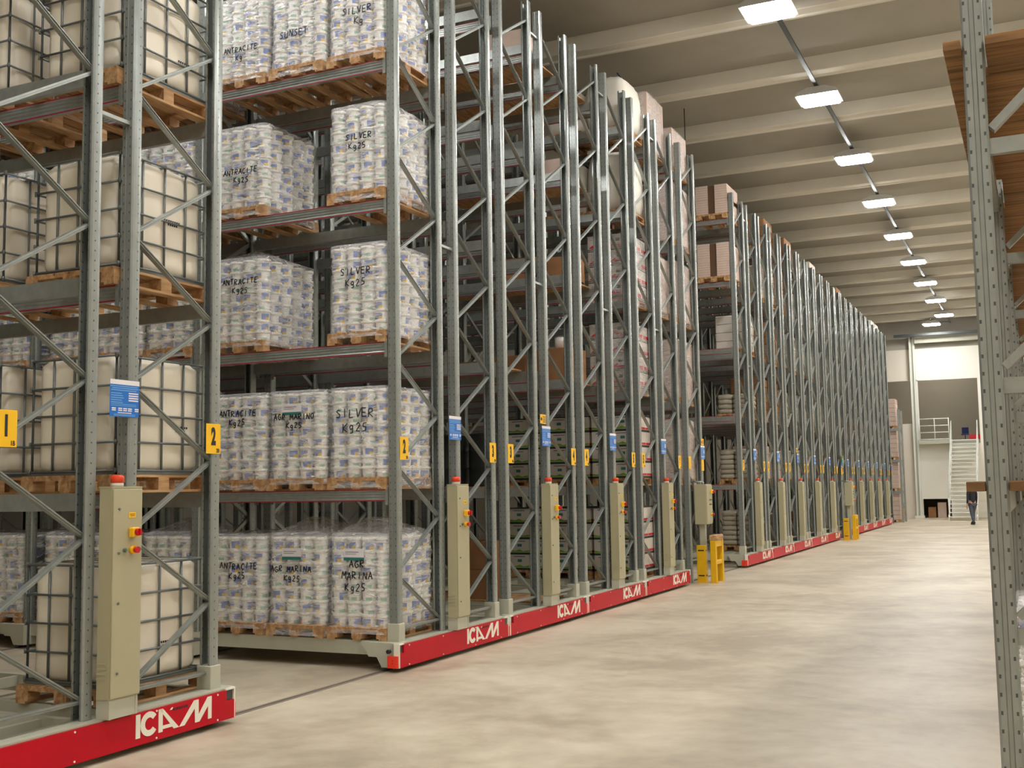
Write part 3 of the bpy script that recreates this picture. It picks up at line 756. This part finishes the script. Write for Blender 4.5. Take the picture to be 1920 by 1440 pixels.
# ------------------------------------------------------------------ caged tanks (IBC)
def tank_mesh(w, d, h):
    b = MB(); nu, nz = 20, 14
    cells_x, cells_z = 4, 5
    def bulge(u, n_): 
        f = (u*n_) % 1.0; return (math.sin(PI*f))**.6
    ring = []
    for i in range(nu): ring.append((-1+2*i/nu, -1, (i/nu), 0))
    for i in range(nu): ring.append((1, -1+2*i/nu, (i/nu), 1))
    for i in range(nu): ring.append((1-2*i/nu, 1, (i/nu), 0))
    for i in range(nu): ring.append((-1, 1-2*i/nu, (i/nu), 1))
    L = len(ring); rows = [0, .02] + [.05+.90*k/(nz-1) for k in range(nz)] + [.98, 1.0]
    for t_ in rows:
        shr = 0
        if t_ < .05: shr = .03*(1-t_/.05)
        if t_ > .95: shr = .035*((t_-.95)/.05)
        for a, c, u, ax in ring:
            bl = bulge(u, cells_x)*.014*(1 if .04 < t_ < .96 else 0)*(.6+.4*bulge(max(0,min(.999,(t_-.04)/.92)), cells_z))
            rc = abs(a)**14*abs(c)**14*.045
            x = a*(w/2-.016-shr-rc + (bl if ax == 1 else 0)); y = c*(d/2-.016-shr-rc + (bl if ax == 0 else 0))
            b.v.append((x, y, t_*h))
    for k in range(len(rows)-1):
        for q in range(L): q2 = (q+1) % L; b.face([k*L+q, k*L+q2, (k+1)*L+q2, (k+1)*L+q], 'tank', True)
    b.face([q for q in range(L)][::-1], 'tank'); b.face([(len(rows)-1)*L+q for q in range(L)], 'tank')
    b.lathe([(.09,0),(.09,.03),(.07,.035),(0,.035)], 18, 'tank', (0,0,h))
    return b.mesh('tank')
def cage_mesh(w, d, h):
    b = MB(); r = .0095; W, D = w/2+.012, d/2+.012
    for k in range(5):
        z = .03 + (h-.02)*k/4 if k < 4 else h+.02
        for p, q in (((-W,-D),(W,-D)),((W,-D),(W,D)),((W,D),(-W,D)),((-W,D),(-W,-D))): b.tube((p[0],p[1],z),(q[0],q[1],z),r,'cage',6)
        for p in ((-W,-D),(W,-D),(W,D),(-W,D)): b.tube((p[0],p[1],z-.02),(p[0],p[1],z+.02),r*1.3,'cage',6)
    for k in range(5):
        u = -1+2*k/4
        for s_ in (-1, 1):
            b.tube((u*(w/2), s_*(D-.012), .0),(u*(w/2), s_*(D-.012), h+.02),r,'cage',6)
            b.tube((s_*(W-.012), u*(d/2), .0),(s_*(W-.012), u*(d/2), h+.02),r,'cage',6)
    b.box(-W,W,-D,-D+.03,0,.02,'cage').box(-W,W,D-.03,D,0,.02,'cage').box(-W,-W+.03,-D,D,0,.02,'cage').box(W-.03,W,-D,D,0,.02,'cage')
    for s_ in (-.5, 0, .5): b.tube((-W, s_*D, h+.02),(W, s_*D, h+.02),r,'cage',6)
    return b.mesh('cage')
TW, TD, TH = .88, 1.0, .90
TANK, CAGE = tank_mesh(TW, TD, TH), cage_mesh(TW, TD, TH)
mk = MB()
for k in range(2):
    for j in range(7-k*2): mk.box(TW/2+.0, TW/2+.002, -.08+.024*j+k*.02, -.065+.024*j+k*.02, -.03*k, -.03*k+.016, 'ink')
MARK = mk.mesh('printed_mark')
YT = YC[0] + F2 + .53
for l in range(5):
    for c, x in enumerate((-.60, -1.86)):
        if l == 0 and c == 1: continue
        t = thing('caged_tank', 'caged white tank %s, %s, nearest rack' % (LVN[l], CLN[c]), 'liquid tank', (x, YT, ZL[l]), group='caged tanks in the nearest rack')
        put('pallet', PALI, t); put('tank', TANK, t, (0,0,.165)); put('cage', CAGE, t, (0,0,.142)); put('printed_mark', MARK, t, (.0,.1+.12*(l % 2),.42+.1*(l % 3)))

# ------------------------------------------------------------------ carton loads
def carton_mesh(w, d, h, kind):
    b = MB()
    if kind == 'green':
        b.box(-w/2,w/2,-d/2,d/2,0,h,'carton_pale').box(-w/2-.001,w/2+.001,-d/2-.001,d/2+.001,.0,h*.13,'carton_dark')
        b.prism([(-w/2,h*.16),(w/2-.005,h*.16),(w/2-.005,h*.30),(w*.2,h*.22),(0,h*.34),(-w*.2,h*.24),(-w/2,h*.30)], -d/2-.002, -d/2, 'y', 'carton_green')
        b.box(w/2, w/2+.002, -d/2+.01, d/2-.01, h*.16, h*.30, 'carton_red')
        b.box(-w*.1,w*.12,-d/2-.002,-d/2,h*.52,h*.70,'paper_green')
        b.box(-w*.3,w*.3,-d/2-.001,-d/2,h*.86,h*.9,'carton_dark')
    elif kind == 'red':
        b.box(-w/2,w/2,-d/2,d/2,0,h,'carton_pale').box(-w/2-.001,w/2+.001,-d/2-.001,d/2+.001,0,h*.05,'carton_dark').box(-w/2-.001,w/2+.001,-d/2-.001,d/2+.001,h*.10,h*.15,'carton_dark')
        b.prism([(-w*.45,h*.2),(w*.45,h*.2),(w*.3,h*.34),(0,h*.30),(-w*.15,h*.46),(-w*.3,h*.36)], -d/2-.002, -d/2, 'y', 'carton_red')
        b.box(w/2, w/2+.002, -d*.42, d*.42, h*.2, h*.42, 'carton_red').box(-w*.1,w*.1,-d/2-.001,-d/2,h*.55,h*.75,'carton_dark')
    elif kind == 'tile':
        b.box(-w/2,w/2,-d/2,d/2,0,h,'carton_pink')
        for k in range(1, 7): b.box(-w/2-.001,w/2+.001,-d/2-.001,d/2+.001,h*k/7-.002,h*k/7+.002,'carton_brown')
    else:
        b.box(-w/2,w/2,-d/2,d/2,0,h,kind).box(-.03,.03,-d/2-.001,d/2+.001,h-.0005,h+.001,'carton_brown').box(-w/2,w/2,-d/2,d/2,h+.001,h+.003,kind)
    return b.mesh('carton')
CM = {}
def load(x, y, z, label, kind, nx, ny, nl, bw, bd, bh, cat='pallet load', film=False, group='pallets of cartons', seed=1, cap=None):
    t = thing('carton_pallet', label, cat, (x, y, z), group=group)
    put('pallet', PAL, t); key = (kind, bw, bd, bh)
    if key not in CM: CM[key] = carton_mesh(bw-.006, bd-.006, bh-.004, kind)
    for l in range(nl):
        for i in range(nx):
            for j in range(ny):
                if 0 < i < nx-1 and 0 < j < ny-1 and l < nl-1: continue
                put('carton', CM[key], t, ((i-(nx-1)/2)*bw, (j-(ny-1)/2)*bd, .137+l*bh))
    if film: put('stretch_film', wrap(nx*bw+.01, ny*bd+.01, nl*bh+.14, 0, seed % 3, .03), t, (0,0,.01))
    if cap: put('dark_cap', MB().box(-nx*bw/2-.01,nx*bw/2+.01,-ny*bd/2-.01,ny*bd/2+.01,0,.012,cap), t, (0,0,.14+nl*bh))
    return t
Y5 = YC[4] + .53
for l in (0, 1):
    for c in (0, 1, 2):
        load(colx(c), Y5, ZL[l], 'pale cartons with green print %s, %s, fifth rack' % (LVN[l], CLN[c]), 'green', 2, 3, 4, .385, .36, .275, cap='carton_dark')
for l in (2, 3):
    load(colx(0)+.0, Y5, ZL[l], 'pale cartons with red print %s, next to the aisle, fifth rack' % LVN[l], 'red', 2, 3, 4, .38, .36, .285, film=True, seed=l, cap='carton_dark')
def bag_mesh(w, d, h, seed, m='bag_white'):
    r = random.Random(seed); b = MB(); n_ = 24; prof = [(.80,0),(.94,.05),(1.0,.2),(1.02,.45),(.99,.7),(.90,.88),(.68,.97),(.3,1.02),(0,1.03)]
    for (k, t_) in prof:
        for i in range(n_):
            a = 2*PI*i/n_; ca, sa = math.cos(a), math.sin(a)
            sq = 1/max(abs(ca), abs(sa))**.72
            b.v.append((ca*sq*k*w/2*(1+r.uniform(-.015,.015)), sa*sq*k*d/2*(1+r.uniform(-.015,.015)), t_*h+(r.uniform(-.01,.01) if t_ > 0 else 0)))
    for j in range(len(prof)-1):
        for i in range(n_): i2 = (i+1) % n_; b.face([j*n_+i, j*n_+i2, (j+1)*n_+i2, (j+1)*n_+i], m, True)
    b.face([i for i in range(n_)][::-1], m)
    return b.mesh('bag')
def sack(x, y, z, label, w=.78, d=1.05, h=1.0, seed=1):
    t = thing('big_bag', label, 'bulk bag', (x, y, z), group='white bulk bags on pallets')
    put('pallet', PAL, t); put('bag', bag_mesh(w, d, h, seed), t, (0,0,.137))
    b = MB()
    for sx in (-1, 1):
        for sy in (-1, 1): b.tube((sx*w*.38, sy*d*.38, h*.9+.137), (sx*w*.2, sy*d*.2, h+.22), .014, 'chair_blue', 6)
    put('lifting_loops', b, t)
sack(colx(0), Y5, ZL[4], 'white bulk bag on the fourth shelf next to the aisle, fifth rack', h=1.12, seed=2)
sack(colx(0), Y5, ZL[5], 'white bulk bag on the top shelf next to the aisle, fifth rack', h=1.0, seed=4)
sack(colx(1), Y5, ZL[5], 'white bulk bag on the top shelf second from the aisle, fifth rack', h=.85, seed=6)
sack(colx(1), Y5, ZL[4], 'white bulk bag on the fourth shelf second from the aisle, fifth rack', h=1.0, seed=8)
# pinkish wrapped cartons on the fixed rack and on the far side of the fifth rack
for l in range(1, 6):
    load(colx(0), YF[0]+.50, ZL[l] if l else .43, 'tall wrapped pallet of pinkish cartons %s of the first fixed rack' % LVN[l], 'carton_pink', 2, 3, 4, .37, .34, .29 if l < 5 else .2, film=True, group='pinkish wrapped pallets', seed=l)
for l in (3, 5):
    load(colx(0), YC[4]+F2+.50, ZL[l], 'wrapped pinkish cartons %s, far side of the fifth rack' % LVN[l], 'carton_pink', 2, 3, 4, .37, .34, .26, film=True, group='pinkish wrapped pallets', seed=l+1)
# loose cartons, tins and drums in the third and fourth racks
def carton(x, y, z, w, d, h, label, m='carton_brown', rz=0):
    t = thing('cardboard_box', label, 'box', (x, y, z), rz); b = MB().box(-w/2,w/2,-d/2,d/2,0,h,m)
    put('body', b, t); put('tape', MB().box(-w*.5,w*.5,-.03,.03,h,h+.002,'carton_pink').box(w/2,w/2+.002,-.03,.03,h*.7,h,'carton_pink'), t); return t
def board(x, y, z, w, d, label):
    b = MB()
    for k in range(6): b.box(-w/2+k*w/6+.004, -w/2+(k+1)*w/6-.004, -d/2, d/2, 0, .022, 'wood')
    return thing('shelf_board', label, 'shelf board', (x, y, z), me=b)
Y4 = YC[3]+.5; Y3B = YC[2]+F2+.5; Y3A = YC[2]+.5; Y4B = YC[3]+F2+.5
for (yy, l, nm) in ((Y4, 3, 'third shelf of the fourth rack'), (Y4, 2, 'second shelf of the fourth rack'), (Y3B, 1, 'first shelf of the third rack'), (Y3B, 0, 'base of the third rack'), (Y3A, 2, 'second shelf of the third rack'), (Y4, 4, 'fourth shelf of the fourth rack'), (Y4, 5, 'top shelf of the fourth rack'), (Y3B, 5, 'top shelf of the third rack')):
    board(-1.36, yy, ZL[l], 2.3, 1.0, 'plank decking on the %s' % nm)
ZD = .022
carton(-.42, Y4-.15, ZL[3]+ZD, .55, .5, .36, 'brown carton nearest the aisle on the third shelf of the fourth rack')
carton(-1.1, Y4-.1, ZL[3]+ZD, .5, .5, .42, 'larger brown carton second from the aisle on the third shelf, fourth rack', rz=.1)
carton(-.50, Y4-.1, ZL[2]+ZD, .62, .6, .52, 'large brown carton nearest the aisle on the second shelf of the fourth rack')
carton(-1.25, Y4-.1, ZL[2]+ZD, .6, .6, .45, 'large brown carton second from the aisle on the second shelf, fourth rack', rz=-.08)
carton(-2.0, Y4-.1, ZL[2]+ZD, .5, .6, .40, 'brown carton third from the aisle on the second shelf, fourth rack')
carton(-1.2, Y3B-.2, ZL[0]+ZD, .42, .5, .42, 'lower brown carton on the base of the third rack')
carton(-1.2, Y3B-.2, ZL[0]+ZD+.425, .42, .5, .40, 'upper brown carton stacked on the base of the third rack')
carton(-.6, Y3B-.2, ZL[5]+ZD, .6, .5, .4, 'brown carton on the top shelf of the third rack', 'carton_pink')
carton(-1.5, Y4-.1, ZL[5]+ZD, .6, .5, .4, 'brown carton on the top shelf of the fourth rack', 'carton_pink')
carton(-.5, Y4-.1, ZL[4]+ZD, .55, .5, .35, 'pale carton nearest the aisle on the fourth shelf of the fourth rack', 'carton_pink')
carton(-1.7, Y3A-.1, ZL[2]+ZD, .4, .5, .32, 'brown carton on the second shelf of the third rack')
def tin(x, y, z, r_, h, label, m='beacon_white'):
    t = thing('tin', label, 'tin', (x, y, z), group='tins on the middle racks'); put('body', MB().lathe([(r_,0),(r_,h)], 20, m), t)
    put('lid', MB().lathe([(r_*1.04,h),(r_*1.04,h+.01),(r_*.9,h+.012)], 20, 'galv'), t)
tin(-1.45, Y3B-.25, ZL[0]+ZD, .1, .24, 'tin on the base of the third rack beside the stacked cartons', 'carton_brown')
tin(-.30, Y4-.3, ZL[2]+ZD+.60, .09, .2, 'white tin standing on a large brown carton, fourth rack')
for o_ in [o for o in bpy.data.objects if o.name.startswith('tin') and o.get('label', '').startswith('white tin standing')]: o_.location = (-.5, Y4-.1, ZL[2]+ZD+.524)
for i, x in enumerate((-1.75, -1.15)):
    t = thing('drum', ['dark drum further from the aisle on the first shelf of the third rack', 'dark drum nearer the aisle, first shelf of the third rack'][i], 'drum', (x, Y3B-.1, ZL[1]+ZD), group='dark drums')
    put('body', MB().lathe([(.27,0),(.28,.02),(.27,.04),(.27,.25),(.28,.27),(.27,.29),(.27,.5),(.28,.52),(.27,.54),(.27,.74),(.285,.76),(.27,.78),(.25,.77)], 28, 'drum'), t)
    put('lid', MB().lathe([(.26,.765),(.26,.775),(0,.775)], 28, 'dark_metal'), t)

# sixth rack: tile cartons with a brown strap up high, bag stacks in the far frame
Y6 = YC[5] + .5; Y6B = YC[5]+F2+.5
for l in (4, 5):
    t = thing('tile_pallet', 'strapped block of pale cartons with a brown band %s, sixth rack' % LVN[l], 'pallet load', (colx(0), Y6, ZL[l]), group='strapped pale blocks')
    put('pallet', PAL, t)
    key = ('tile',)
    if key not in CM: CM[key] = carton_mesh(.30, .52, .40, 'tile')
    for i in (-1, 1):
        for j in (-1, 1):
            for k in (0, 1): put('carton', CM[key], t, (i*.235, j*.265, .137+k*(.402 if l == 4 else .30)))
    put('brown_band', MB().box(-.084, .084, -.5, .5, .137, .137+(.79 if l == 4 else .69), 'brown_strap'), t)
def bag_stack(x, y, z, label, nl, seed=1):
    t = thing('bag_pallet', label, 'pallet load', (x, y, z), group='pallets of stacked grey bags')
    put('pallet', PAL, t); m1 = MB()
    me = bag_mesh(.37, .52, .13, seed, 'bag_grey')
    for l in range(nl):
        for i in (-.19, .19):
            for j in (-.27, .27): put('bag', me, t, (i, j, .137+l*.118))
for l, nl in ((0, 7), (1, 6), (2, 4)):
    bag_stack(colx(0)+.0, Y6B, ZL[l], 'stack of grey bags %s, next to the aisle, sixth rack' % LVN[l], nl, l+3)
# loads in the farther racks, a few pixels each
KF = ['bag_grey', 'carton_pale', 'carton_pink', 'carton_brown', 'bag_white']
FARM = {}
def far_load(x, y, z, label, m, h, w=.74):
    if (m, h, w) not in FARM:
        b = MB(); n_ = max(2, int(h/.2))
        for k in range(n_): b.bbox(-w/2, w/2, -.5, .5, .001+h*k/n_, h*(k+1)/n_-.006, m, .02)
        FARM[(m, h, w)] = b.mesh('load')
    t = thing('far_pallet', label, 'pallet load', (x, y, z), group='loaded pallets in the far racks')
    put('pallet', PAL, t); put('load', FARM[(m, h, w)], t, (0,0,.137))
rf = random.Random(21)
for k in range(6, 15):
    for fi, f0 in enumerate((0, F2)):
        for l in range(6):
            if rf.random() < .42: continue
            m = rf.choice(KF) if l < 5 else rf.choice(['carton_brown', 'carton_pale', 'carton_brown'])
            h = rf.choice((.7, .85, 1.0)) if l < 5 else rf.choice((.45, .75))
            far_load(colx(0), YC[k]+f0+.5, ZL[l], '%s load %s on the %s side of the %s rack' % ({'bag_grey':'grey bag','carton_pale':'pale carton','carton_pink':'pinkish','carton_brown':'brown carton','bag_white':'white bag'}[m], LVN[l], 'near' if fi == 0 else 'far', ORD[k]), m, h)
for l in (1, 2, 3):
    for c in (0,):
        far_load(colx(c), Y6B+.0 if l > 2 else YC[6]+.5, ZL[l], 'pale load %s behind the bag stacks, %s' % (LVN[l], 'sixth rack' if l > 2 else 'seventh rack'), 'carton_pale', .85) if l > 2 else None
far_load(-.22, 57.3, 0.0, 'lower pinkish sack load stacked past the last rack', 'carton_pink', 1.3); far_load(-.22, 57.3, 1.5, 'second pinkish sack load up, past the last rack', 'carton_pink', 1.3)
far_load(-.22, 57.3, 3.0, 'third pinkish sack load up, past the last rack', 'carton_pink', 1.3); far_load(-.22, 57.3, 4.5, 'topmost pinkish sack load past the last rack', 'carton_pink', 1.3)
t = thing('end_rack', 'short galvanised rack holding pinkish sacks beside the end wall', 'pallet rack', (-.22, 56.7, 0))
for x in (.50, -.56):
    for y in (0, 1.2): put('upright', MB().box(x-.05, x+.05, y-.04, y+.04, 0, 5.4, 'galv'), t)
for z in (1.46, 2.96, 4.46):
    for y in (0, 1.2): put('shelf_beam', MB().box(-.51, .45, y-.03, y+.03, z-.1, z+.038, 'galv'), t)
for x in (.50, -.56):
    for k in range(5): put('brace', MB().bar((x, .04 if k % 2 else 1.16, .3+k), (x, 1.16 if k % 2 else .04, 1.3+k), .02, .03, 'galv'), t)

# ------------------------------------------------------------------ control boxes and yellow guards
def control_box(x, y, label):
    t = thing('control_box', label, 'control box', (x, y, 0))
    put('post', MB().box(-.01, .10, .14, .25, 0, 1.14, 'base_paint').box(-.04,.13,.11,.28,0,.012,'base_paint'), t)
    put('case', MB().bbox(-.06, .18, 0, .42, 1.14, 1.93, 'beige_paint', .006), t)
    d = put('door', MB().bbox(0, .012, .01, .41, 1.16, 1.91, 'beige_paint', .003), t, (.18, 0, 0))
    put('rotary_switch', CB[4], d, (.012, .3, 1.78))
    for a, z in ((.2, 1.62), (.3, 1.62), (.2, 1.53), (.3, 1.53)): put('push_button', CB[6], d, (.012, a, z))
    put('emergency_button', CB[5], d, (.012, .3, 1.33))
    c_ = MB()
    for xx in (.0, .05, .1): c_.tube((xx, .1, 1.93), (xx, .1, 1.97), .02, 'galv'); c_.tube((xx, .1, 1.97), (xx-.2, .06, 1.99), .014, 'galv')
    put('cable_glands', c_, t)
control_box(.11, 21.75, 'beige control box on a post behind the first yellow guards')
control_box(.30, 39.45, 'beige control box on a post behind the far yellow guards')
def guard_post(x, y, label):
    t = thing('guard_post', label, 'safety guard', (x, y, 0))
    put('post', MB().bbox(-.09,.09,-.05,.05,.01,.73,'guard_yellow',.01).box(-.1,.1,-.08,.08,0,.01,'guard_yellow'), t)
    for z in (.14, .63): put('slot', MB().box(-.06,.06,-.053,-.049,z-.012,z+.012,'black').box(.089,.092,-.03,.03,z-.012,z+.012,'black'), t)
def guard_frame(x, y, label, block):
    t = thing('safety_barrier', label, 'safety guard', (x, y, 0))
    for yy in (0, .50): put('leg', MB().bbox(-.06,.06,yy,yy+.09,.01,.83,'guard_yellow',.01).box(-.08,.08,yy-.02,yy+.11,0,.01,'guard_yellow'), t)
    put('rail', MB().bbox(-.05,.05,.09,.50,.70,.83,'guard_yellow',.01), t); put('rail', MB().bbox(-.05,.05,.09,.50,.36,.44,'guard_yellow',.01), t)
    if block: put('wood_block', MB().bbox(-.07,.07,.0,.56,.831,.93,'wood',.01), t)
guard_post(.15, 21.8, 'single yellow guard post in front of the first control box')
guard_frame(.40, 21.72, 'yellow guard frame with a wood block beside the first control box', True)
guard_post(.30, 39.15, 'single yellow guard post at the far control box')
guard_frame(.55, 39.2, 'yellow guard frame at the far control box', False)
guard_post(.02, 60.0, 'yellow guard post near the end wall')

# ------------------------------------------------------------------ right-hand rack with plank decks
XRk, YR0, RP = 6.05, 5.2, 2.75
t = thing('right_rack', 'galvanised fixed rack with plank decks at the right edge', 'pallet rack', (XRk, YR0, 0))
UPR = MB()
w, d = .045, .09
UPR.prism([(-w,.01),(-w+.01,0),(-.012,0),(-.008,.008),(.008,.008),(.012,0),(w-.01,0),(w,.01),(w,d),(w-.02,d),(w-.02,d-.003),(w-.004,d-.003),(w-.004,.012),(-w+.004,.012),(-w+.004,d-.003),(-w+.02,d-.003),(-w+.02,d),(-w,d)], 0, 5.6, 'z', 'upright')
UPR = UPR.mesh('upright')
for k in range(6):
    y = k*RP
    put('upright', UPR, t, (.045, y, 0)); put('upright', UPR, t, (1.10, y, 0))
    for x in (.045, 1.10): put('foot_plate', MB().box(x-.08, x+.08, y-.03, y+.12, 0, .008, 'galv'), t)
    for z in (1.25, 2.31, 3.36, 4.41): put('brace', MB().box(.09, 1.055, y+.025, y+.065, z-.035, z+.035, 'galv'), t)
    for q, z in enumerate((.2, 1.29, 2.35, 3.40, 4.45)):
        put('brace', MB().bar((.10, y+.045, z+.04), (1.05, y+.045, z+.96), .035, .05, 'galv', up=(0,1,0)), t)
for k in range(5):
    for z in (1.86, 3.79):
        for x in (.02, 1.08): put('shelf_beam', MB().box(x, x+.045, k*RP+.095, (k+1)*RP-.005, z-.12, z-.002, 'galv'), t)
for z in (1.86, 3.79):
    for k in range(34):
        y = -.06 + k*.405
        put('deck_plank', MB().bbox(-.075, 1.18, y+.004, y+.40, z, z+.042, 'deck_wood', .004), t) if not any(abs(y+.2-(q*RP+.045)) < .25 for q in range(6)) else put('deck_plank', MB().bbox(-.075, -.003, y+.004, y+.40, z, z+.042, 'deck_wood', .004).bbox(.095, 1.05, y+.004, y+.40, z, z+.042, 'deck_wood', .004), t)
for j, y in enumerate((YR0+1.55, YR0+4.0)):
    for q in (0,):
        thing('spare_pallet', 'empty wooden pallet under the %s white pails in the right-hand rack' % ('nearer' if j == 0 else 'farther'), 'pallet', (XRk+.435, y, 0), me=PAL)
        pail_load(XRk+.435, y, .136, 'wrapped pallet of white pails on the floor of the right-hand rack, %s' % ('nearer' if j == 0 else 'farther'), 8, seed=60+j, sides=True)

# ------------------------------------------------------------------ person walking near the stairs
def person(x, y, rz):
    t = thing('person', 'person in a dark jacket and grey-blue trousers walking near the stairs', 'person', (x, y, 0), rz)
    def skin(name, verts, edges, m, sub=1):
        me = bpy.data.meshes.new(name); me.from_pydata([v[:3] for v in verts], edges, []); me.materials.append(MATS[m])
        o = put(name, me, t); md = o.modifiers.new('s', 'SKIN'); md.use_smooth_shade = True
        for i, v in enumerate(verts): me.skin_vertices[0].data[i].radius = (v[3], v[4] if len(v) > 4 else v[3])
        me.skin_vertices[0].data[0].use_root = True
        o.modifiers.new('u', 'SUBSURF').levels = sub; o.modifiers['u'].render_levels = sub; return o
    # local: faces -Y (towards the camera side), x to its left/right
    body = [(0,0,.95,.13,.10),(0,0,1.12,.13,.10),(0,-.01,1.30,.16,.11),(0,-.01,1.45,.10,.08),(0,-.015,1.53,.05,.05),(0,-.03,1.62,.075,.09),(0,-.03,1.70,.07,.085),
            (.18,0,1.43,.055),(.23,.08,1.17,.042),(.24,.02,.93,.032),(.245,0,.84,.03),(-.18,0,1.43,.055),(-.23,-.08,1.17,.042),(-.24,-.14,.95,.032),(-.24,-.17,.87,.03),
            (.09,0,.88,.085),(.10,.10,.50,.06),(.10,.28,.12,.042),(-.09,0,.88,.085),(-.10,-.16,.50,.06),(-.10,-.18,.10,.042)]
    E_ = [(0,1),(1,2),(2,3),(3,4),(4,5),(5,6),(3,7),(7,8),(8,9),(9,10),(3,11),(11,12),(12,13),(13,14),(0,15),(15,16),(16,17),(0,18),(18,19),(19,20)]
    skin('body', body, E_, 'skin')
    skin('jacket', [(0,0,.86,.15,.12),(0,0,1.12,.15,.12),(0,-.01,1.30,.18,.13),(0,-.01,1.46,.11,.09),(.18,0,1.44,.07),(.23,.08,1.17,.056),(.24,.02,.92,.045),(-.18,0,1.44,.07),(-.23,-.08,1.17,.056),(-.24,-.14,.94,.045)],
         [(0,1),(1,2),(2,3),(3,4),(4,5),(5,6),(3,7),(7,8),(8,9)], 'cloth_black')
    skin('trousers', [(0,0,.95,.135,.11),(.09,0,.87,.10),(.10,.10,.50,.075),(.10,.27,.12,.06),(-.09,0,.87,.10),(-.10,-.16,.50,.075),(-.10,-.18,.10,.06)], [(0,1),(1,2),(2,3),(0,4),(4,5),(5,6)], 'cloth_blue')
    for sx, yy, zz in ((.10,.24,.07),(-.10,-.22,.0)):
        put('shoe', MB().bbox(-.05,.05,-.17,.10,0,.09,'shoe',.03), t, (sx, yy, zz))
    put('hair', MB().lathe([(.098,-.02),(.10,.03),(.085,.08),(.05,.11),(0,.12)], 16, 'hair', (0,0,0)), t, (0, -.015, 1.68))
    f = MB()
    for sx in (-.03,.03): f.lathe([(.012,-.006),(.014,0),(.012,.006)], 8, 'black', (sx,-.118,1.665))
    f.prism([(-.012,1.62),(.012,1.62),(0,1.66)], -.135, -.10, 'y', 'skin'); f.box(-.025,.025,-.118,-.11,1.585,1.593,'btn_red')
    for sx in (-.08,.08): f.bbox(sx-.012,sx+.012,-.045,-.005,1.62,1.68,'skin',.004)
    put('face_features', f, t)
    for (hx, hy, hz) in ((.245,0,.84),(-.24,-.17,.87)):
        h_ = MB().bbox(-.018,.018,-.042,.042,-.09,0,'skin',.008)
        for q in range(4):
            L_ = (.065,.075,.07,.055)[q]; yy = -.033+.022*q
            h_.tube((0,yy,-.085),(.004,yy-.003,-.085-L_*.5),.0095,'skin',8,.009); h_.tube((.004,yy-.003,-.085-L_*.5),(.0,yy-.016,-.085-L_),.009,'skin',8,.007)
        h_.tube((0,-.042,-.02),(.0,-.068,-.075),.011,'skin',8,.008)
        put('hand', h_, t, (hx, hy, hz))
person(3.55, 53.3, PI+.5)
